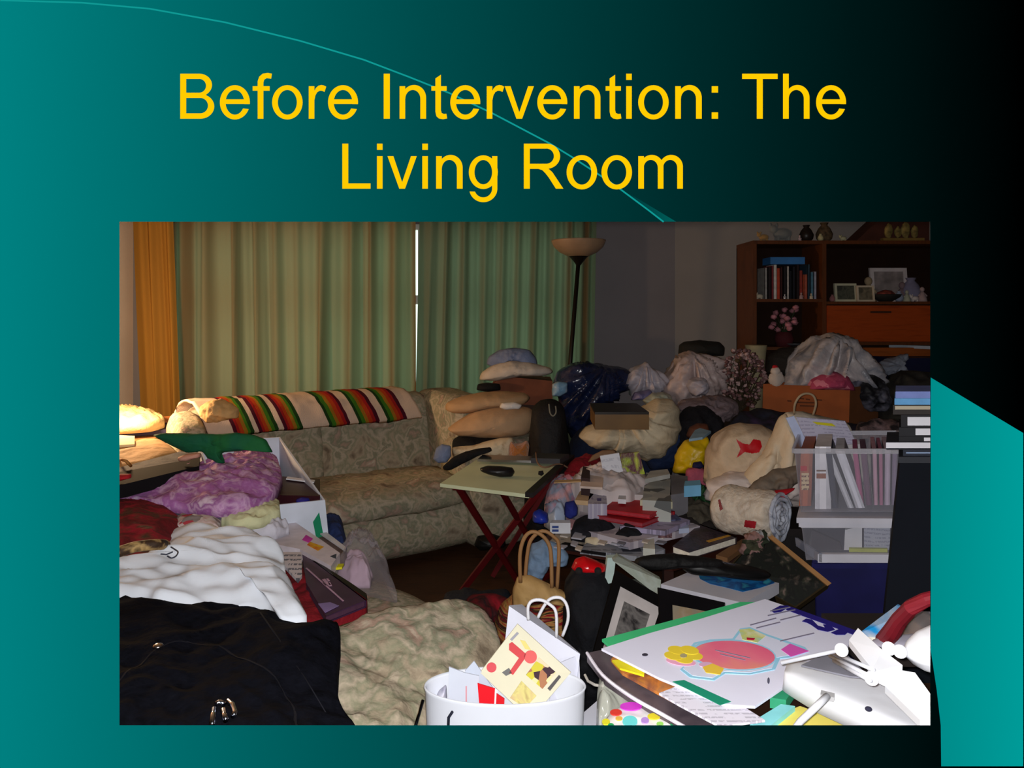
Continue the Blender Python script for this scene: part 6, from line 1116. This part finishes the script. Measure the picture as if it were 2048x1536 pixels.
V, Fc = mound_geo([(1202, 1456), (1215, 1432), (1242, 1412), (1290, 1406), (1345, 1428), (1385, 1456), (1380, 1530), (1210, 1530)], .665, .012, .40, wr=.006, n=70, rings=12, p=6); gb = obj('bag_body', V, Fc, M((238, 236, 236), .3, .02), PBG, True)
for (x, y, rx0, ry0, c) in ((1262, 1412, 22, 8, (206, 60, 200)), (1260, 1442, 15, 11, (110, 220, 220)), (1232, 1424, 12, 6, (214, 60, 50)), (1308, 1432, 13, 6, (226, 210, 50)), (1290, 1440, 8, 6, (180, 140, 216)), (1212, 1443, 8, 6, (220, 214, 50)), (1352, 1446, 12, 5, (20, 140, 80)), (1238, 1436, 7, 4, (226, 180, 80)), (1320, 1447, 7, 4, (150, 214, 100)), (1222, 1450, 6, 4, (40, 160, 90))):
    G().prism([p+Vector((0, 0, .0)) for p in [Vector(v) for v in ellpx(x, y, rx0, ry0, .681, 18)]], (0, 0, -.002)).out('printed_dot', M(c, .35, 0), PBG)
mound('clear_plastic_bag', 'clear plastic bag with twisted top at the left of the near pile', 'bag', [(1198, 1432), (1194, 1390), (1198, 1362), (1215, 1358), (1240, 1380), (1262, 1400), (1240, 1412), (1215, 1432)], .64, .03, .5, MClear((226, 228, 214), .35), wr=.03, ws=14, seed=101)
g = G().tube([PZ(1170, 1350, .62), PZ(1176, 1362, .62), PZ(1190, 1370, .63), PZ(1205, 1372, .64)], .003); tag(g.out('twine', M((206, 200, 190))), 'short pale twist tie sticking out left of the clear bag', 'twist tie')
bq2 = dpx([(1120, 1480), (1150, 1440), (1196, 1400), (1204, 1460), (1200, 1520), (1130, 1520)], .55); o = G().prism(bq2, (0, 0, -.55)).out('white_box', M((200, 202, 214), .6, .02)); tag(o, 'white box corner between the waste basket and the polka dot bag', 'box')
# white folding lamp
fl_ = thing('desk_lamp', 'white folding desk lamp lying on the papers at the bottom right corner', 'lamp', (.75, 1.15, .70))
WH = M((214, 216, 222), .4, .01)
q = [PZ(1570, 1372, .80), PZ(1690, 1448, .79), PZ(1870, 1500, .79), PZ(1900, 1400, .82), PZ(1790, 1372, .82), PZ(1700, 1345, .82), PZ(1576, 1330, .82)]
V, Fc = mound_geo([(1568, 1345), (1585, 1356), (1640, 1388), (1700, 1414), (1790, 1456), (1900, 1505), (1980, 1480), (1920, 1410), (1800, 1372), (1700, 1338), (1600, 1322), (1574, 1326)], .757, .008, .722, wr=.001, n=120, rings=12, p=10); bo_ = obj('base', V, Fc, WH, fl_, True)
G().box(PZ(1655, 1392, .768), (.022, .016, .008), rz=-.5).out('switch', M((170, 170, 172), .4), fl_)
G().tube([PZ(1655, 1392, .772), PZ(1632, 1414, .765), PZ(1600, 1444, .735), PZ(1575, 1480, .72)], .006, 10).out('power_cord', M((206, 208, 214), .4), fl_, True)
G().ell(PZ(1737, 1418, .768), (.006, .005, .004)).out('screw', M((40, 40, 60)), fl_, True)
def slat(name, q, z, t=.006): return G().prism([PZ(x, y, zz) for (x, y, zz) in q], (0, 0, -t)).out(name, WH, fl_)
slat('folding_arm', [(1698, 1280, .84), (1716, 1256, .86), (1765, 1300, .86), (1750, 1345, .83)], .84, .012); slat('folding_arm', [(1742, 1345, .84), (1765, 1300, .86), (1805, 1330, .86), (1798, 1372, .83)], .84, .012)
slat('folding_arm', [(1770, 1372, .83), (1800, 1340, .85), (1830, 1345, .86), (1870, 1400, .85), (1880, 1445, .83), (1840, 1440, .83)], .84, .012)
V, Fc = inflate([(1808, 1310), (1815, 1290), (1840, 1265), (1875, 1250), (1900, 1260), (1905, 1340), (1870, 1345), (1830, 1332)], 1.2, .05, wr=.001, n=60, rings=10); obj('lamp_head', V, Fc, WH, fl_, True)
for x, y, z_ in ((1743, 1357, .835), (1683, 1300, .85), (1800, 1303, .86), (1778, 1297, .86)): G().tube([PZ(x, y, z_-.01), PZ(x, y, z_+.012)], .011, 16).out('hinge', M((226, 226, 232), .3), fl_, True)
for (x0, y0, x1, y1) in ((1562, 1326, 1680, 1300), (1660, 1312, 1740, 1352), (1668, 1322, 1742, 1362), (1664, 1305, 1748, 1340)): G().tube([PZ(x0, y0, .81), PZ(x1, y1, .845)], .0035, 8).out('hinge_rod', M((196, 198, 206), .35), fl_, True)
slab('magazine', 'grey glossy leaflet beneath the folding lamp hinges', 'leaflet', [(1602, 1330), (1640, 1312), (1690, 1305), (1740, 1355), (1700, 1352)], .795, .003, M((120, 120, 130), .3))
# things at the right edge
book('book', 'bright blue book standing against the black cabinet at the right edge', 'book', [(1716, 1268, .74), (1776, 1276, .74), (1820, 1222, .78), (1796, 1208, .78)], .74, .03, MBlotch([(20, 110, 180), (30, 140, 206), (190, 190, 190), (16, 100, 170)], 7, .4, bump=0))
G_ = G().tube([PZ(1768, 1282, .80), PZ(1785, 1262, .84), PZ(1800, 1238, .88), PZ(1822, 1215, .92), PZ(1850, 1200, .94), PZ(1890, 1190, .95)], [.016, .016, .014, .013, .012, .012], 12); tag(G_.out('bag_handle', M((120, 24, 36), .5)), 'dark red curved tube handle at the right edge above the lamp', 'handle')
blob('kettle', 'grey dappled metal pot behind the red handle at the right edge', 'pot', [(1800, 1290), (1808, 1262), (1825, 1238), (1850, 1222), (1890, 1225), (1900, 1290), (1860, 1300)], 1.4, .06, M((150, 146, 150), .25, .3, 12, metal=.7), wr=.008, seed=103)
blob('cloth', 'grey-lilac cloth below the red handle', 'cloth', [(1740, 1285), (1760, 1278), (1800, 1272), (1850, 1268), (1860, 1290), (1810, 1300), (1770, 1300)], 1.36, .03, M((150, 146, 160)), wr=.01, seed=104, n=50, rings=8)
rest = thing('stool', 'dark stool at the right edge holding the blue book', 'stool', (.85, 1.62, 0))
G().box((.93, 1.62, .69), (.34, .2, .03)).out('seat', M((30, 22, 20)), rest)
for sx in (-1, 1):
    for sy in (-1, 1): G().box((.93+sx*.14, 1.62+sy*.07, .3375), (.03, .03, .675)).out('leg', M((30, 22, 20)), rest)
# ---------------------------------------------------------------- light and camera
def light(name, typ, loc, power, col, size=.05, rot=None, **k):
    l = bpy.data.lights.new(name, typ); l.energy = power; l.color = col
    if typ in ('POINT', 'SPOT'): l.shadow_soft_size = size
    o = bpy.data.objects.new(name, l); COL.objects.link(o); o.location = loc
    if rot: o.rotation_euler = rot
    for a, v in k.items(): setattr(l, a, v)
    return o
light('camera_flash', 'POINT', (.0, .03, 1.452), 172, (1, .98, .97), .012)
light('table_lamp_light', 'POINT', (-2.2, 3.8, 1.06), 58, (1, .66, .36), .06)
W = bpy.data.worlds.new('daylight'); bpy.context.scene.world = W; W.use_nodes = True
bg = W.node_tree.nodes['Background']; bg.inputs['Color'].default_value = (.80, 1.0, .84, 1); bg.inputs['Strength'].default_value = 1.4
sc = bpy.context.scene
cam = bpy.data.cameras.new('camera'); co = bpy.data.objects.new('camera', cam); COL.objects.link(co)
co.location = (0, 0, H); co.rotation_euler = (math.pi/2, 0, 0); cam.sensor_width = 36; cam.sensor_fit = 'HORIZONTAL'
cam.lens = F/2048*36; cam.shift_y = -(768-HZ)/2048; cam.clip_start = .02; sc.camera = co
sc.view_settings.view_transform = 'Standard'; sc.view_settings.look = 'None'; sc.view_settings.exposure = 0; sc.view_settings.gamma = 1
sc.view_settings.use_curve_mapping = False
